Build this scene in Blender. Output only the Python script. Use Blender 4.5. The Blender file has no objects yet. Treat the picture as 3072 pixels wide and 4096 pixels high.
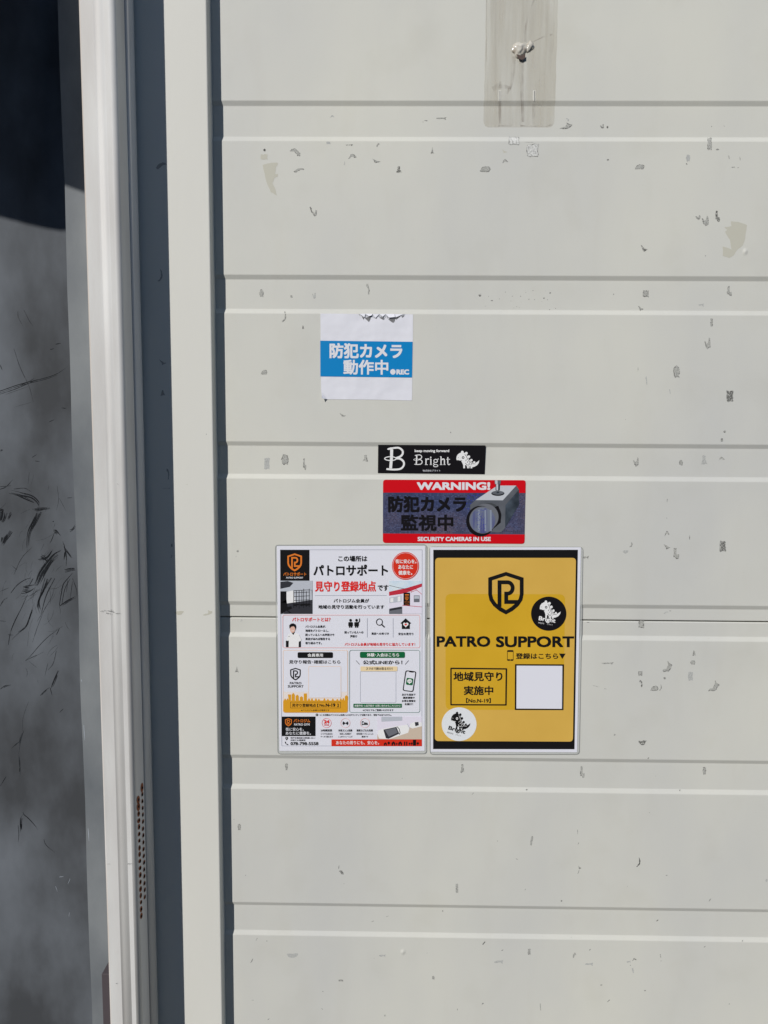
import bpy, bmesh, math, random
from mathutils import Vector, Matrix, geometry

S = bpy.context.scene
COL = S.collection
# ------------------------------------------------------------------ camera
W, H = 3072.0, 4096.0                       # photograph size, fitted pinhole camera
F = 2733.73
PITCH, YAW, ROLL = 0.08846, -0.01148, 0.00653
CAM = Vector((0.00385, -0.95018, 0.25009))
cp, sp, cy_, sy_ = math.cos(PITCH), math.sin(PITCH), math.cos(YAW), math.sin(YAW)
FW = Vector((sy_*cp, cy_*cp, -sp)); RT0 = Vector((cy_, -sy_, 0)); UP0 = RT0.cross(FW)
cr, sr = math.cos(ROLL), math.sin(ROLL)
RT = cr*RT0 + sr*UP0; UP = -sr*RT0 + cr*UP0
cd = bpy.data.cameras.new('camera'); cam = bpy.data.objects.new('camera', cd); COL.objects.link(cam)
cam.matrix_world = Matrix(((RT.x, UP.x, -FW.x, CAM.x), (RT.y, UP.y, -FW.y, CAM.y), (RT.z, UP.z, -FW.z, CAM.z), (0, 0, 0, 1)))
cd.sensor_fit = 'HORIZONTAL'; cd.sensor_width = 36.0; cd.lens = 36.0*F/W
cd.clip_start = 0.02; cd.clip_end = 2000
S.camera = cam
# ------------------------------------------------------------------ sky, sun, exposure
SUN_AZ, SUN_T = 0.667, 0.78                 # tan of the sun's angle to the left of the wall normal; drop per metre of depth
sdir = Vector((SUN_AZ, 1.0, -SUN_T)).normalized()      # the way the light travels
elev = math.asin(-sdir.z)
wd = bpy.data.worlds.new('World'); S.world = wd; wd.use_nodes = True
nt = wd.node_tree; bg = nt.nodes['Background']
sky = nt.nodes.new('ShaderNodeTexSky'); sky.sky_type = 'NISHITA'; sky.sun_disc = False
sky.sun_elevation = elev; sky.ozone_density = 3.0; sky.dust_density = 0.3; sky.sun_rotation = math.atan2(-sdir.x, -sdir.y)
nt.links.new(sky.outputs[0], bg.inputs[0]); bg.inputs[1].default_value = 0.11
sl = bpy.data.lights.new('sun', 'SUN'); sl.energy = 4.6; sl.angle = math.radians(0.5); sl.color = (1.0, 0.965, 0.915)
so = bpy.data.objects.new('sun', sl); COL.objects.link(so)
so.rotation_euler = sdir.to_track_quat('-Z', 'Y').to_euler(); so.location = (-3, -4, 4)
S.view_settings.view_transform = 'Standard'; S.view_settings.look = 'None'
S.view_settings.exposure = -0.36; S.view_settings.gamma = 1.0
S.cycles.max_bounces = 6

def wall(px, py, y=0.0):                    # photo pixel -> point on the plane at depth y
    d = FW + RT*((px-W/2)/F) - UP*((py-H/2)/F)
    return CAM + d*((y-CAM.y)/d.y)

# ------------------------------------------------------------------ materials
LIT = 0.80                                  # sunlit radiance of a white surface here
def lin(c):
    c /= 255.0
    return c/12.92 if c <= 0.04045 else ((c+0.055)/1.055)**2.4
def alb(r, g, b):                           # colour as seen in full sun -> base colour
    return tuple(min(0.85, lin(v)/LIT/t) for v, t in zip((r, g, b), (1.0, .97, .92))) + (1.0,)
MATS = {}
def mat(name, col, rough=0.5, spec=0.3, noise=None, bump=None):
    if name in MATS: return MATS[name]
    m = bpy.data.materials.new(name); m.use_nodes = True
    t = m.node_tree; p = t.nodes['Principled BSDF']
    p.inputs['Base Color'].default_value = col
    p.inputs['Roughness'].default_value = rough
    p.inputs['Specular IOR Level'].default_value = spec
    if noise or bump: tc = t.nodes.new('ShaderNodeTexCoord')
    if noise:                               # (scale xyz, amount, second colour)
        sc, lo, hi, c2 = noise
        mp = t.nodes.new('ShaderNodeMapping'); mp.inputs['Scale'].default_value = sc
        nz = t.nodes.new('ShaderNodeTexNoise'); nz.inputs['Scale'].default_value = 1; nz.inputs['Detail'].default_value = 5
        rp = t.nodes.new('ShaderNodeMapRange'); rp.inputs['From Min'].default_value = lo; rp.inputs['From Max'].default_value = hi
        mx = t.nodes.new('ShaderNodeMix'); mx.data_type = 'RGBA'
        mx.inputs['A'].default_value = col; mx.inputs['B'].default_value = c2
        t.links.new(tc.outputs['Object'], mp.inputs[0]); t.links.new(mp.outputs[0], nz.inputs['Vector'])
        t.links.new(nz.outputs[0], rp.inputs[0]); t.links.new(rp.outputs[0], mx.inputs['Factor'])
        t.links.new(mx.outputs['Result'], p.inputs['Base Color'])
    if bump:                                # (scale, strength, distance)
        nb = t.nodes.new('ShaderNodeTexNoise'); nb.inputs['Scale'].default_value = bump[0]; nb.inputs['Detail'].default_value = 2
        b = t.nodes.new('ShaderNodeBump'); b.inputs['Strength'].default_value = bump[1]; b.inputs['Distance'].default_value = bump[2]
        t.links.new(tc.outputs['Object'], nb.inputs['Vector']); t.links.new(nb.outputs[0], b.inputs['Height'])
        t.links.new(b.outputs[0], p.inputs['Normal'])
    MATS[name] = m
    return m
def film(name, col, lo, hi, sc, rough=0.6, amount=1.0, spec=0.2):   # dirt or clear plastic: see-through by a noise mask
    if name in MATS: return MATS[name]
    m = mat(name, col, rough, spec); t = m.node_tree; p = t.nodes['Principled BSDF']; out = t.nodes['Material Output']
    tr = t.nodes.new('ShaderNodeBsdfTransparent'); mx = t.nodes.new('ShaderNodeMixShader')
    tc = t.nodes.new('ShaderNodeTexCoord'); mp = t.nodes.new('ShaderNodeMapping'); mp.inputs['Scale'].default_value = sc
    nz = t.nodes.new('ShaderNodeTexNoise'); nz.inputs['Scale'].default_value = 1; nz.inputs['Detail'].default_value = 4
    rp = t.nodes.new('ShaderNodeMapRange'); rp.inputs['From Min'].default_value = lo; rp.inputs['From Max'].default_value = hi
    rp.inputs['To Max'].default_value = amount
    t.links.new(tc.outputs['Object'], mp.inputs[0]); t.links.new(mp.outputs[0], nz.inputs['Vector'])
    t.links.new(nz.outputs[0], rp.inputs[0]); t.links.new(rp.outputs[0], mx.inputs[0])
    t.links.new(tr.outputs[0], mx.inputs[1]); t.links.new(p.outputs[0], mx.inputs[2]); t.links.new(mx.outputs[0], out.inputs['Surface'])
    return m

M_SCUFF = film('scuff_black', alb(30, 32, 34), .2, .5, (220, 220, 120), .6, .8, .1)
M_SCUFF2 = film('scuff_grey', alb(44, 46, 48), .2, .55, (220, 220, 120), .6, .6, .1)
M_DOOR = mat('door_paint', alb(193, 190, 177), 0.55, 0.2, noise=((4, 4, 2.0), .32, .68, alb(182, 180, 172)), bump=(7, .3, .004))
def weather(m, scale, lo, hi, dark):         # rain streaks and grime over a paint's own colour
    t = m.node_tree; p = t.nodes['Principled BSDF']; src = p.inputs['Base Color'].links[0].from_socket
    tc = t.nodes.new('ShaderNodeTexCoord'); mp = t.nodes.new('ShaderNodeMapping'); mp.inputs['Scale'].default_value = scale
    nz = t.nodes.new('ShaderNodeTexNoise'); nz.inputs['Scale'].default_value = 1; nz.inputs['Detail'].default_value = 6
    rp = t.nodes.new('ShaderNodeMapRange'); rp.inputs['From Min'].default_value = lo; rp.inputs['From Max'].default_value = hi
    mx = t.nodes.new('ShaderNodeMix'); mx.data_type = 'RGBA'; mx.blend_type = 'MULTIPLY'; mx.inputs['B'].default_value = dark
    t.links.new(tc.outputs['Object'], mp.inputs[0]); t.links.new(mp.outputs[0], nz.inputs['Vector']); t.links.new(nz.outputs[0], rp.inputs[0])
    t.links.new(rp.outputs[0], mx.inputs['Factor']); t.links.new(src, mx.inputs['A']); t.links.new(mx.outputs['Result'], p.inputs['Base Color'])
weather(M_DOOR, (24, 24, 6), .55, .8, (.975, .97, .96, 1)); weather(M_DOOR, (11, 11, 11), .55, .8, (.95, .945, .93, 1)); weather(M_DOOR, (420, 420, 420), .62, .75, (.94, .94, .93, 1))
M_POST = mat('post_paint', alb(198, 195, 184), 0.55, 0.2, noise=((5, 5, 1.5), .3, .7, alb(192, 189, 179)))
M_FRAME = mat('frame_paint', alb(197, 194, 187), 0.5, 0.25, noise=((30, 30, 5), .35, .75, alb(178, 173, 166)))
M_TRIM = mat('frame_edge_grime', alb(178, 166, 152), 0.7, 0.2, noise=((60, 60, 8), .3, .7, alb(194, 188, 180)))
M_PANE = mat('smoked_pane', alb(64, 65, 66), 0.6, 0.06, noise=((9, 9, 5), .36, .68, alb(100, 103, 106)))
M_EDGE = mat('pane_border', alb(90, 93, 95), 0.5, 0.12, noise=((9, 9, 6), .33, .68, alb(120, 122, 121)))
M_SCRL = mat('scratch_pale', alb(150, 155, 160), 0.6, 0.1)
M_RUST = mat('rust', alb(132, 84, 60), 0.9, 0.05)
M_HOLE = mat('slot_dark', (0.008, 0.007, 0.007, 1), 0.9, 0.05)
M_DARK = mat('seal_dark', alb(72, 65, 66), 0.7, 0.1)
M_CHIP = mat('bare_primer', alb(168, 166, 157), 0.7, 0.2, noise=((800, 800, 800), .45, .66, alb(118, 117, 110)))
M_CHIPF = mat('faint_mark', alb(172, 171, 164), 0.7, 0.2, noise=((700, 700, 700), .42, .6, alb(150, 149, 143)))
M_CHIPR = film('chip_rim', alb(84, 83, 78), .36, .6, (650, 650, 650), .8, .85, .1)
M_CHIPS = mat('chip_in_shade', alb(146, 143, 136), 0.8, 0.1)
M_CHIPW = mat('bright_bare_patch', alb(197, 195, 187), 0.5, 0.3, noise=((420, 420, 420), .45, .65, alb(150, 148, 142)))
M_BEIGE = mat('old_paint_patch', alb(176, 172, 156), 0.6, 0.2)
M_FLECK = mat('fleck', alb(86, 85, 80), 0.8, 0.1)
M_SEAM = mat('seam_dark', (0.02, 0.02, 0.02, 1), 0.9, 0.05)

# ------------------------------------------------------------------ objects
def link(o, parent=None):
    COL.objects.link(o)
    if parent is not None: o.parent = parent
    return o
def tag(o, label, cat, group=None):
    o['label'] = label; o['category'] = cat
    if group: o['group'] = group
    return o
def empty(name, loc, label=None, cat=None, group=None):
    o = bpy.data.objects.new(name, None); o.location = loc; o.empty_display_size = 0.05; COL.objects.link(o)
    if label: tag(o, label, cat, group)
    return o
def mesh_obj(name, verts, faces, mats, fm=None, parent=None, smooth=False):
    me = bpy.data.meshes.new(name); me.from_pydata([tuple(v) for v in verts], [], faces)
    if not isinstance(mats, (list, tuple)): mats = [mats]
    for m in mats: me.materials.append(m)
    if fm:
        for p, i in zip(me.polygons, fm): p.material_index = i
    if smooth:
        for p in me.polygons: p.use_smooth = True
    me.update()
    return link(bpy.data.objects.new(name, me), parent)
def boxes(name, lst, m, parent=None, bevel=0):
    bm = bmesh.new()
    for x0, x1, y0, y1, z0, z1 in lst:
        r = bmesh.ops.create_cube(bm, size=1)
        for v in r['verts']:
            v.co = Vector((x0+(v.co.x+.5)*(x1-x0), y0+(v.co.y+.5)*(y1-y0), z0+(v.co.z+.5)*(z1-z0)))
    if bevel: bmesh.ops.bevel(bm, geom=list(bm.edges), offset=bevel, segments=3, affect='EDGES', profile=.5)
    me = bpy.data.meshes.new(name); bm.to_mesh(me); bm.free(); me.materials.append(m)
    return link(bpy.data.objects.new(name, me), parent)
def extrude_profile(name, prof, z0, z1, m, parent=None, fm=None, segs=1):   # closed (x, y) outline drawn up from z0 to z1
    n = len(prof); v = []; f = []; mi = []
    for k in range(segs+1):
        z = z0+(z1-z0)*k/segs
        v += [(x, y, z) for x, y in prof]
    for k in range(segs):
        for i in range(n):
            j = (i+1) % n
            f.append((k*n+i, k*n+j, (k+1)*n+j, (k+1)*n+i)); mi.append(fm[i] if fm else 0)
    f.append(tuple(range(n))[::-1]); f.append(tuple(segs*n+i for i in range(n))); mi += [0, 0]
    o = mesh_obj(name, v, f, m, mi, parent)
    bm = bmesh.new(); bm.from_mesh(o.data); bmesh.ops.recalc_face_normals(bm, faces=bm.faces); bm.to_mesh(o.data); bm.free()
    return o

GROUND_Z = -1.15
TOP_Z = 1.62
# ground
g = mesh_obj('ground', [(-600, -600, GROUND_Z), (600, -600, GROUND_Z), (600, 600, GROUND_Z), (-600, 600, GROUND_Z)], [(0, 1, 2, 3)],
             mat('worn_concrete', (0.17, 0.165, 0.155, 1), 0.9, 0.1, noise=((2, 2, 2), .3, .7, (0.13, 0.128, 0.12, 1))))
g['kind'] = 'structure'

# ------------------------------------------------------------------ the ribbed door
Z0, PT, WO, SZ = 0.71308, 0.22523, 0.04501, 0.01386
BV, GD = 0.0058, 0.0025
def door_y(z):                              # depth of the pressed sheet at height z
    k = round((Z0-z)/PT - 0.1)
    for kk in (k-1, k, k+1):
        t = Z0-kk*PT - z                    # distance below the groove's upper edge
        if 0 <= t <= BV: return GD*t/BV
        if BV < t < WO: return GD
        if WO <= t <= WO+BV*1.1: return GD*(1-(t-WO)/(BV*1.1))
    return 0.0
DX0, DX1 = -0.300, 2.10
def section(name, za, zb, parent):
    zs = []
    def ad(z):
        if za < z < zb: zs.append(z)
    for k in range(-6, 12):
        zt = Z0-k*PT
        for z in (zt, zt-BV*.5, zt-BV, zt-WO, zt-WO-BV*.55, zt-WO-BV*1.1): ad(z)
    zs = sorted(zs)
    r = 0.0009
    pr = [(0.040, za), (door_y(za+r)+r, za), (door_y(za+r), za+r)] + [(door_y(z), z) for z in zs] + [(door_y(zb-r), zb-r), (door_y(zb-r)+r, zb), (0.040, zb)]
    v = []; f = []
    n = len(pr)
    # soften the press lines: tiny extra rows either side of each fold
    out = [pr[0]]
    for i in range(1, n-1):
        a, b, c = Vector(pr[i-1]), Vector(pr[i]), Vector(pr[i+1])
        d1, d2 = (a-b), (c-b)
        h = min(0.0006, d1.length*.3, d2.length*.3)
        out += [tuple(b+d1.normalized()*h), tuple(b*.5+(b+d1.normalized()*h)*.25+(b+d2.normalized()*h)*.25), tuple(b+d2.normalized()*h)]
    out.append(pr[-1])
    n = len(out)
    for x in (DX0, DX1): v += [(x, y, z) for y, z in out]
    for i in range(n):
        j = (i+1) % n
        f.append((i, n+i, n+j, j))
    f += [tuple(range(n)), tuple(range(2*n-1, n-1, -1))]
    o = mesh_obj(name, v, f, M_DOOR, None, parent)
    bm = bmesh.new(); bm.from_mesh(o.data); bmesh.ops.recalc_face_normals(bm, faces=bm.faces); bm.to_mesh(o.data); bm.free()
    return o
door = empty('sectional_door', (0.9, 0, GROUND_Z), 'wide off-white ribbed metal door with scraped paint and a dark seam, behind the stickers', 'door')
door_inv = Matrix.Translation((-0.9, 0, -GROUND_Z))
def under_door(o):
    o.matrix_parent_inverse = Matrix.Identity(4)
sec_up = section('door_section', SZ+0.0008, TOP_Z, None)
sec_lo = section('door_section', GROUND_Z+0.01, SZ-0.0008, None)
gasket = boxes('seam_gasket', [(DX0+.005, DX1-.005, 0.012, 0.036, SZ-0.0007, SZ+0.0007)], M_SEAM)
for o in (sec_up, sec_lo, gasket):
    o.parent = door; o.matrix_parent_inverse = door_inv
sec_up['label'] = 'upper door section carrying the glue stain'; sec_lo['label'] = 'lower door section under the dark seam'
def keep(o, parent):                        # parent while keeping world coordinates of the mesh
    o.parent = parent
    m = parent.matrix_parent_inverse.copy()
    # parents here sit at their own origin, so their meshes are in world coordinates
    o.matrix_parent_inverse = Matrix.Identity(4)

# ------------------------------------------------------------------ paint chips (each a sub-part of its door section)
random.seed(7)
POLY = {
 'crescent': [(-1, .6), (-.75, -.05), (-.35, -.6), (.2, -.95), (.75, -.8), (1, -.25), (.7, -.35), (.25, -.2), (-.1, .3), (-.45, .9), (-.8, 1)],
 'dome': [(-1, .8), (-.85, .1), (-.45, -.6), (0, -.95), (.5, -.9), (.95, -.5), (1, .1), (.8, .85), (.2, .95), (-.4, .9)],
 'bowl': [(-1, -.7), (-.4, -.75), (.2, -.95), (1, -.9), (.85, -.1), (.5, .6), (0, .95), (-.5, .7), (-.85, 0)],
 'tri': [(-1, -1), (-.3, -.45), (.3, .1), (1, .2), (.9, .5), (.3, .75), (-.2, 1), (-.45, .2), (-.75, -.4)],
 'bell': [(-.45, -1), (.35, -.95), (.4, -.2), (.65, .3), (1, .9), (.3, .75), (-.3, 1), (-1, .9), (-.6, .2), (-.5, -.4)],
 'spike': [(-.05, -1), (.2, -.4), (.4, .3), (1, 1), (.1, .8), (-1, .95), (-.5, .2), (-.25, -.4)],
 'chevron': [(-1, 1), (-.6, -.1), (-.1, -1), (.4, -.7), (1, .3), (.6, .5), (.15, -.05), (-.2, .1), (-.6, .7)],
 'rect': [(-.9, -.95), (-.2, -.9), (.3, -1), (.95, -.9), (.85, -.1), (.95, .5), (.9, .95), (.1, .85), (-.4, 1), (-.95, .85), (-1, .1)],
 'blob': [(-.6, -.8), (.1, -1), (.8, -.7), (1, 0), (.7, .5), (.8, .9), (.2, .75), (-.3, 1), (-.7, .5), (-1, -.1)],
 'curve': [(-.6, -1), (0, -.9), (.5, -.4), (.7, .2), (.5, 1), (0, .95), (.15, .2), (-.2, -.4), (-.7, -.5)],
 'arc': [(.1, -1), (.6, -.75), (1, -.1), (.7, .55), (-.2, .95), (-1, 1), (-.1, .6), (.35, .1), (.4, -.4)],
 'vee': [(-1, -.5), (-.5, -.4), (-.2, .2), (.2, -.1), (.55, -1), (.95, -.8), (1, .7), (.6, .8), (.1, 1), (-.5, .5)],
 'ell': [(-.7, -1), (.1, -.95), (.15, 0), (.2, .15), (1, .2), (.9, .9), (.1, 1), (-.2, .6), (-.9, .6), (-.8, -.2)],
 'streak': [(-1, -.3), (-.3, -.6), (.3, -.5), (1, -.9), (.8, .2), (.9, .9), (.3, .1), (-.4, .4), (-.9, .3)],
 'line': [(-.6, -1), (.3, -.9), (.8, 0), (1, 1), (.2, .9), (-.3, 0), (-.9, -.6)],
 'wing': [(-1, .9), (-.7, .5), (-.1, .35), (.2, -.3), (.1, -1), (.5, -.5), (1, -.4), (.8, .2), (.3, .8), (-.3, 1)],
}
def surf_pt(px, py, lift, ysurf):
    p = wall(px, py, 0)
    y = ysurf(p.z) if callable(ysurf) else ysurf
    p = wall(px, py, y)
    if callable(ysurf): y = ysurf(p.z)
    return Vector((p.x, y-lift, p.z))
def chip(px, py, w, h, shape, tone='n', ysurf=door_y, name='paint_chip', flip=False, rim=True):
    rnd = random.Random(int(px*31+py))
    pts = []
    base = POLY[shape]
    n = len(base)
    for i in range(n):                      # resample with jitter so that no two chips repeat
        a, b = Vector(base[i]), Vector(base[(i+1) % n])
        for t in (0, .5):
            q = a.lerp(b, t); q += Vector((rnd.uniform(-.11, .11), rnd.uniform(-.11, .11)))
            if flip: q.x = -q.x
            pts.append((px+q.x*w/2, py+q.y*h/2))
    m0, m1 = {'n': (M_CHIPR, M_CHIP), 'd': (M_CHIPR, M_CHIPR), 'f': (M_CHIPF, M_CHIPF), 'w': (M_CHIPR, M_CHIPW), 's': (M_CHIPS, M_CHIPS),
              'b': (M_BEIGE, M_BEIGE), 'x': (M_FLECK, M_FLECK)}[tone]
    outer = [surf_pt(x, y, .00010, ysurf) for x, y in pts]
    tri = geometry.tessellate_polygon([[Vector((p.x, p.z, 0)) for p in outer]])
    v = list(outer); f = [tuple(t) for t in tri]; fm = [0]*len(f)
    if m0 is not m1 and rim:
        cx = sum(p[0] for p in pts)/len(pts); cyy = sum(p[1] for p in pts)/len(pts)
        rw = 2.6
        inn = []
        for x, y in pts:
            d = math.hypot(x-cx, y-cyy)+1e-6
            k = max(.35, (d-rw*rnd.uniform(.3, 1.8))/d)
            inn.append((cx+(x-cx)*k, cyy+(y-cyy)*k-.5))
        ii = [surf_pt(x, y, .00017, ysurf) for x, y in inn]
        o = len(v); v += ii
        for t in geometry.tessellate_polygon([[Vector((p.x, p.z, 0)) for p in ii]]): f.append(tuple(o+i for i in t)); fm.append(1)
    # faces towards the viewer
    ff = []
    for t in f:
        a, b, c = (v[i] for i in t)
        ff.append(t if (b-a).cross(c-a).y < 0 else (t[0], t[2], t[1]))
    return mesh_obj(name, v, ff, [m0, m1], fm)
def door_chip(*a, **k):
    o = chip(*a, **k)
    sec = sec_up if o.data.vertices[0].co.z > SZ else sec_lo
    o.parent = sec
    return o
def C1(x, y): return (800+x/1.3825, y/1.3825)
def C2(x, y): return (1900+x/1.4155, y/1.4155)
def C3(x, y): return (800+x/1.3825, 1000+y/1.3825)
def C4(x, y): return (1900+x/1.4155, 1000+y/1.4155)
def C5(x, y): return (1900+x/1.4155, 2048+y/1.4155)
def C6(x, y): return (800+x/1.3825, 3000+y/1.3825)
def C7(x, y): return (1900+x/1.4155, 3000+y/1.4155)
def C8(x, y): return (x/1.62, 2048+y/1.62)
SC = {C1: 1.3825, C2: 1.4155, C3: 1.3825, C4: 1.4155, C5: 1.4155, C6: 1.3825, C7: 1.4155, C8: 1.62}
CHIPS = [
 (C1, 731, 645, 26, 15, 'chevron', 'f'), (C1, 1335, 655, 56, 16, 'streak', 'n'), (C1, 357, 830, 14, 15, 'blob', 'x'), (C1, 355, 868, 38, 30, 'rect', 'b'),
 (C1, 527, 842, 58, 44, 'crescent', 'n', 1), (C1, 547, 942, 58, 24, 'crescent', 'n', 0), (C1, 826, 803, 40, 11, 'streak', 'd'), (C1, 842, 865, 46, 30, 'chevron', 'n'),
 (C1, 985, 802, 18, 22, 'crescent', 'n'), (C1, 975, 890, 46, 25, 'tri', 'n'), (C1, 1100, 938, 34, 36, 'bell', 'd'), (C1, 1285, 832, 18, 38, 'spike', 'n'),
 (C1, 1577, 935, 60, 34, 'dome', 'n'), (C1, 613, 1160, 14, 34, 'line', 'd'), (C1, 632, 1178, 30, 34, 'vee', 'n'), (C1, 710, 790, 22, 14, 'rect', 'f'), (C1, 797, 902, 10, 24, 'arc', 'f'),
 (C2, 515, 712, 76, 40, 'wing', 'n'), (C2, 524, 678, 24, 18, 'curve', 'f'), (C2, 717, 715, 24, 26, 'vee', 'n'), (C2, 750, 720, 9, 13, 'rect', 'd'),
 (C2, 220, 797, 66, 48, 'rect', 'w'), (C2, 327, 853, 68, 74, 'rect', 'w'), (C2, 310, 806, 56, 3, 'streak', 'd'), (C2, 167, 856, 32, 22, 'tri', 'b'), (C2, 170, 912, 32, 22, 'chevron', 'n'),
 (C2, 752, 905, 12, 10, 'blob', 'd'), (C2, 932, 945, 56, 30, 'dome', 'n'), (C2, 1328, 815, 26, 70, 'rect', 'n'), (C2, 1372, 846, 18, 9, 'dome', 'n'), (C2, 1206, 895, 24, 44, 'blob', 'f'),
 (C2, 1437, 890, 8, 20, 'line', 'n'), (C2, 1500, 898, 6, 20, 'line', 'n'), (C2, 1460, 948, 22, 10, 'streak', 'd'), (C2, 1262, 1230, 28, 26, 'vee', 'n'), (C2, 1302, 1250, 40, 62, 'vee', 'n'),
 (C2, 1373, 1225, 28, 60, 'ell', 'd'), (C2, 957, 1406, 38, 38, 'tri', 'd'),
 (C3, 340, 240, 27, 46, 'blob', 'n'), (C3, 506, 257, 12, 13, 'rect', 'n'), (C3, 630, 252, 20, 38, 'vee', 'f'), (C3, 928, 218, 26, 62, 'curve', 'n'), (C3, 465, 367, 24, 62, 'arc', 'n'),
 (C3, 570, 428, 12, 19, 'bell', 'd'), (C3, 354, 676, 34, 28, 'dome', 'n'), (C3, 790, 913, 34, 22, 'tri', 'n'), (C3, 470, 1160, 42, 62, 'blob', 'n'), (C3, 578, 1186, 18, 62, 'ell', 'n'),
 (C3, 915, 1152, 30, 36, 'bell', 'n', 1), (C3, 370, 1180, 30, 64, 'rect', 'f'), (C3, 1546, 250, 16, 16, 'vee', 'd'), (C3, 1613, 280, 11, 7, 'streak', 'd'),
 (C4, 967, 248, 34, 40, 'rect', 'n'), (C4, 938, 330, 30, 30, 'tri', 'n'), (C4, 1440, 233, 30, 56, 'ell', 'n'), (C4, 1281, 312, 30, 20, 'streak', 'f'), (C4, 1340, 410, 14, 46, 'rect', 'n'),
 (C4, 1315, 528, 36, 64, 'vee', 'n'), (C4, 1140, 690, 40, 74, 'blob', 'n'), (C4, 1443, 828, 40, 66, 'rect', 'd'), (C4, 1413, 1028, 14, 14, 'blob', 'n'), (C4, 1398, 1075, 12, 20, 'rect', 'n'),
 (C4, 910, 1200, 32, 52, 'vee', 'n'), (C4, 1166, 1206, 22, 34, 'blob', 'n'), (C4, 1298, 1190, 38, 52, 'bell', 'f'), (C4, 1395, 1182, 36, 22, 'chevron', 'n'), (C4, 1103, 802, 8, 26, 'line', 'f'), (C4, 970, 740, 10, 48, 'line', 'f'),
 (C5, 1087, 121, 28, 32, 'chevron', 'n'), (C5, 1087, 196, 36, 30, 'tri', 'n'), (C5, 1138, 236, 32, 66, 'ell', 'n'), (C5, 1403, 195, 36, 64, 'rect', 'd'), (C5, 882, 185, 20, 30, 'arc', 'n'),
 (C5, 853, 226, 32, 20, 'bowl', 'f'), (C5, 942, 634, 32, 46, 'rect', 'n'), (C5, 1082, 570, 30, 13, 'crescent', 'f'), (C5, 750, 857, 66, 16, 'streak', 'n'), (C5, 936, 914, 24, 26, 'rect', 'n'),
 (C5, 940, 972, 26, 42, 'curve', 'd'), (C5, 1016, 998, 44, 30, 'dome', 'n'), (C5, 1050, 992, 14, 36, 'arc', 'n'), (C5, 1088, 876, 58, 62, 'wing', 'n'), (C5, 1074, 941, 14, 13, 'blob', 'n'),
 (C5, 1240, 800, 22, 28, 'bell', 'n'), (C5, 1233, 852, 28, 26, 'blob', 'n'), (C5, 1220, 930, 28, 52, 'rect', 'f'), (C5, 1352, 985, 64, 64, 'wing', 'n'), (C5, 948, 1307, 46, 30, 'bowl', 'd'), (C5, 626, 258, 38, 22, 'streak', 'n'),
 (C6, 478, 92, 15, 42, 'blob', 'n'), (C6, 1451, 102, 22, 48, 'bell', 'n'), (C6, 217, 427, 18, 36, 'blob', 'n'), (C6, 1421, 765, 13, 50, 'rect', 'n'), (C6, 512, 1137, 62, 28, 'bowl', 'f'),
 (C6, 1008, 1138, 38, 18, 'streak', 'f'), (C6, 779, 1274, 26, 10, 'rect', 'n'), (C6, 1290, 1260, 14, 22, 'blob', 'n'), (C6, 781, 677, 26, 22, 'line', 'd'),
 (C7, 607, 125, 27, 66, 'ell', 'n'), (C7, 1298, 118, 20, 46, 'blob', 'n'), (C7, 322, 515, 18, 52, 'line', 'n', 1), (C7, 592, 664, 20, 24, 'tri', 'n'), (C7, 925, 633, 24, 56, 'arc', 'x'),
 (C7, 135, 1200, 52, 30, 'streak', 'f'), (C7, 307, 1142, 15, 34, 'rect', 'n'), (C7, 563, 1163, 19, 30, 'crescent', 'n'), (C7, 645, 1213, 48, 20, 'streak', 'f'), (C7, 902, 1186, 26, 18, 'chevron', 'd'),
 (C7, 1050, 1167, 7, 20, 'line', 'd'), (C7, 370, 1455, 6, 40, 'line', 'n'), (C7, 870, 1200, 24, 18, 'streak', 'f'), (C7, 893, 1248, 14, 30, 'line', 'f'), (C7, 1650, 738, 12, 18, 'blob', 'f'),
 (C8, 1540, 254, 14, 14, 'blob', 'n'), (C8, 1562, 702, 20, 14, 'arc', 'f'), (C8, 1535, 1018, 26, 42, 'spike', 'n'),
]
for cpt in CHIPS:
    fn, x, y, w, h, sh, tone = cpt[:7]
    px, py = fn(x, y); s = SC[fn]
    door_chip(px, py, w/s, h/s, sh, tone, flip=len(cpt) > 7 and bool(cpt[7]))
def flat_patch(name, pts, m, lift, ysurf, parent):
    v = [surf_pt(x, y, lift, ysurf) for x, y in pts]
    f = []
    for t in geometry.tessellate_polygon([[Vector((p.x, p.z, 0)) for p in v]]):
        a, b, c = (v[i] for i in t)
        f.append(tuple(t) if (b-a).cross(c-a).y < 0 else (t[0], t[2], t[1]))
    o = mesh_obj(name, v, f, m); o.parent = parent
    return o
def rough(pts, amp, seed, n=3):             # add jittered points along an outline
    r = random.Random(seed); out = []
    for i in range(len(pts)):
        a, b = Vector(pts[i]), Vector(pts[(i+1) % len(pts)])
        for k in range(n):
            q = a.lerp(b, k/n); out.append((q.x+r.uniform(-amp, amp), q.y+r.uniform(-amp, amp)))
    return out
bp = flat_patch('peeled_patch', rough([C1(*p) for p in [(347, 912), (385, 902), (425, 899), (433, 905), (420, 925), (414, 962), (432, 962), (428, 978), (412, 982), (400, 1012), (415, 1045), (425, 1080), (392, 1062), (372, 1022), (362, 985)]], 1.2, 3), M_BEIGE, .00012, door_y, sec_up)
bp = flat_patch('peeled_patch', rough([C2(*p) for p in [(1448, 1252), (1490, 1256), (1540, 1275), (1530, 1350), (1515, 1392), (1480, 1418), (1468, 1442), (1440, 1462), (1404, 1448), (1402, 1396), (1452, 1412), (1445, 1360), (1415, 1312), (1428, 1302), (1414, 1286), (1452, 1280)]], 1.0, 5), M_BEIGE, .00012, door_y, sec_up)
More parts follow.
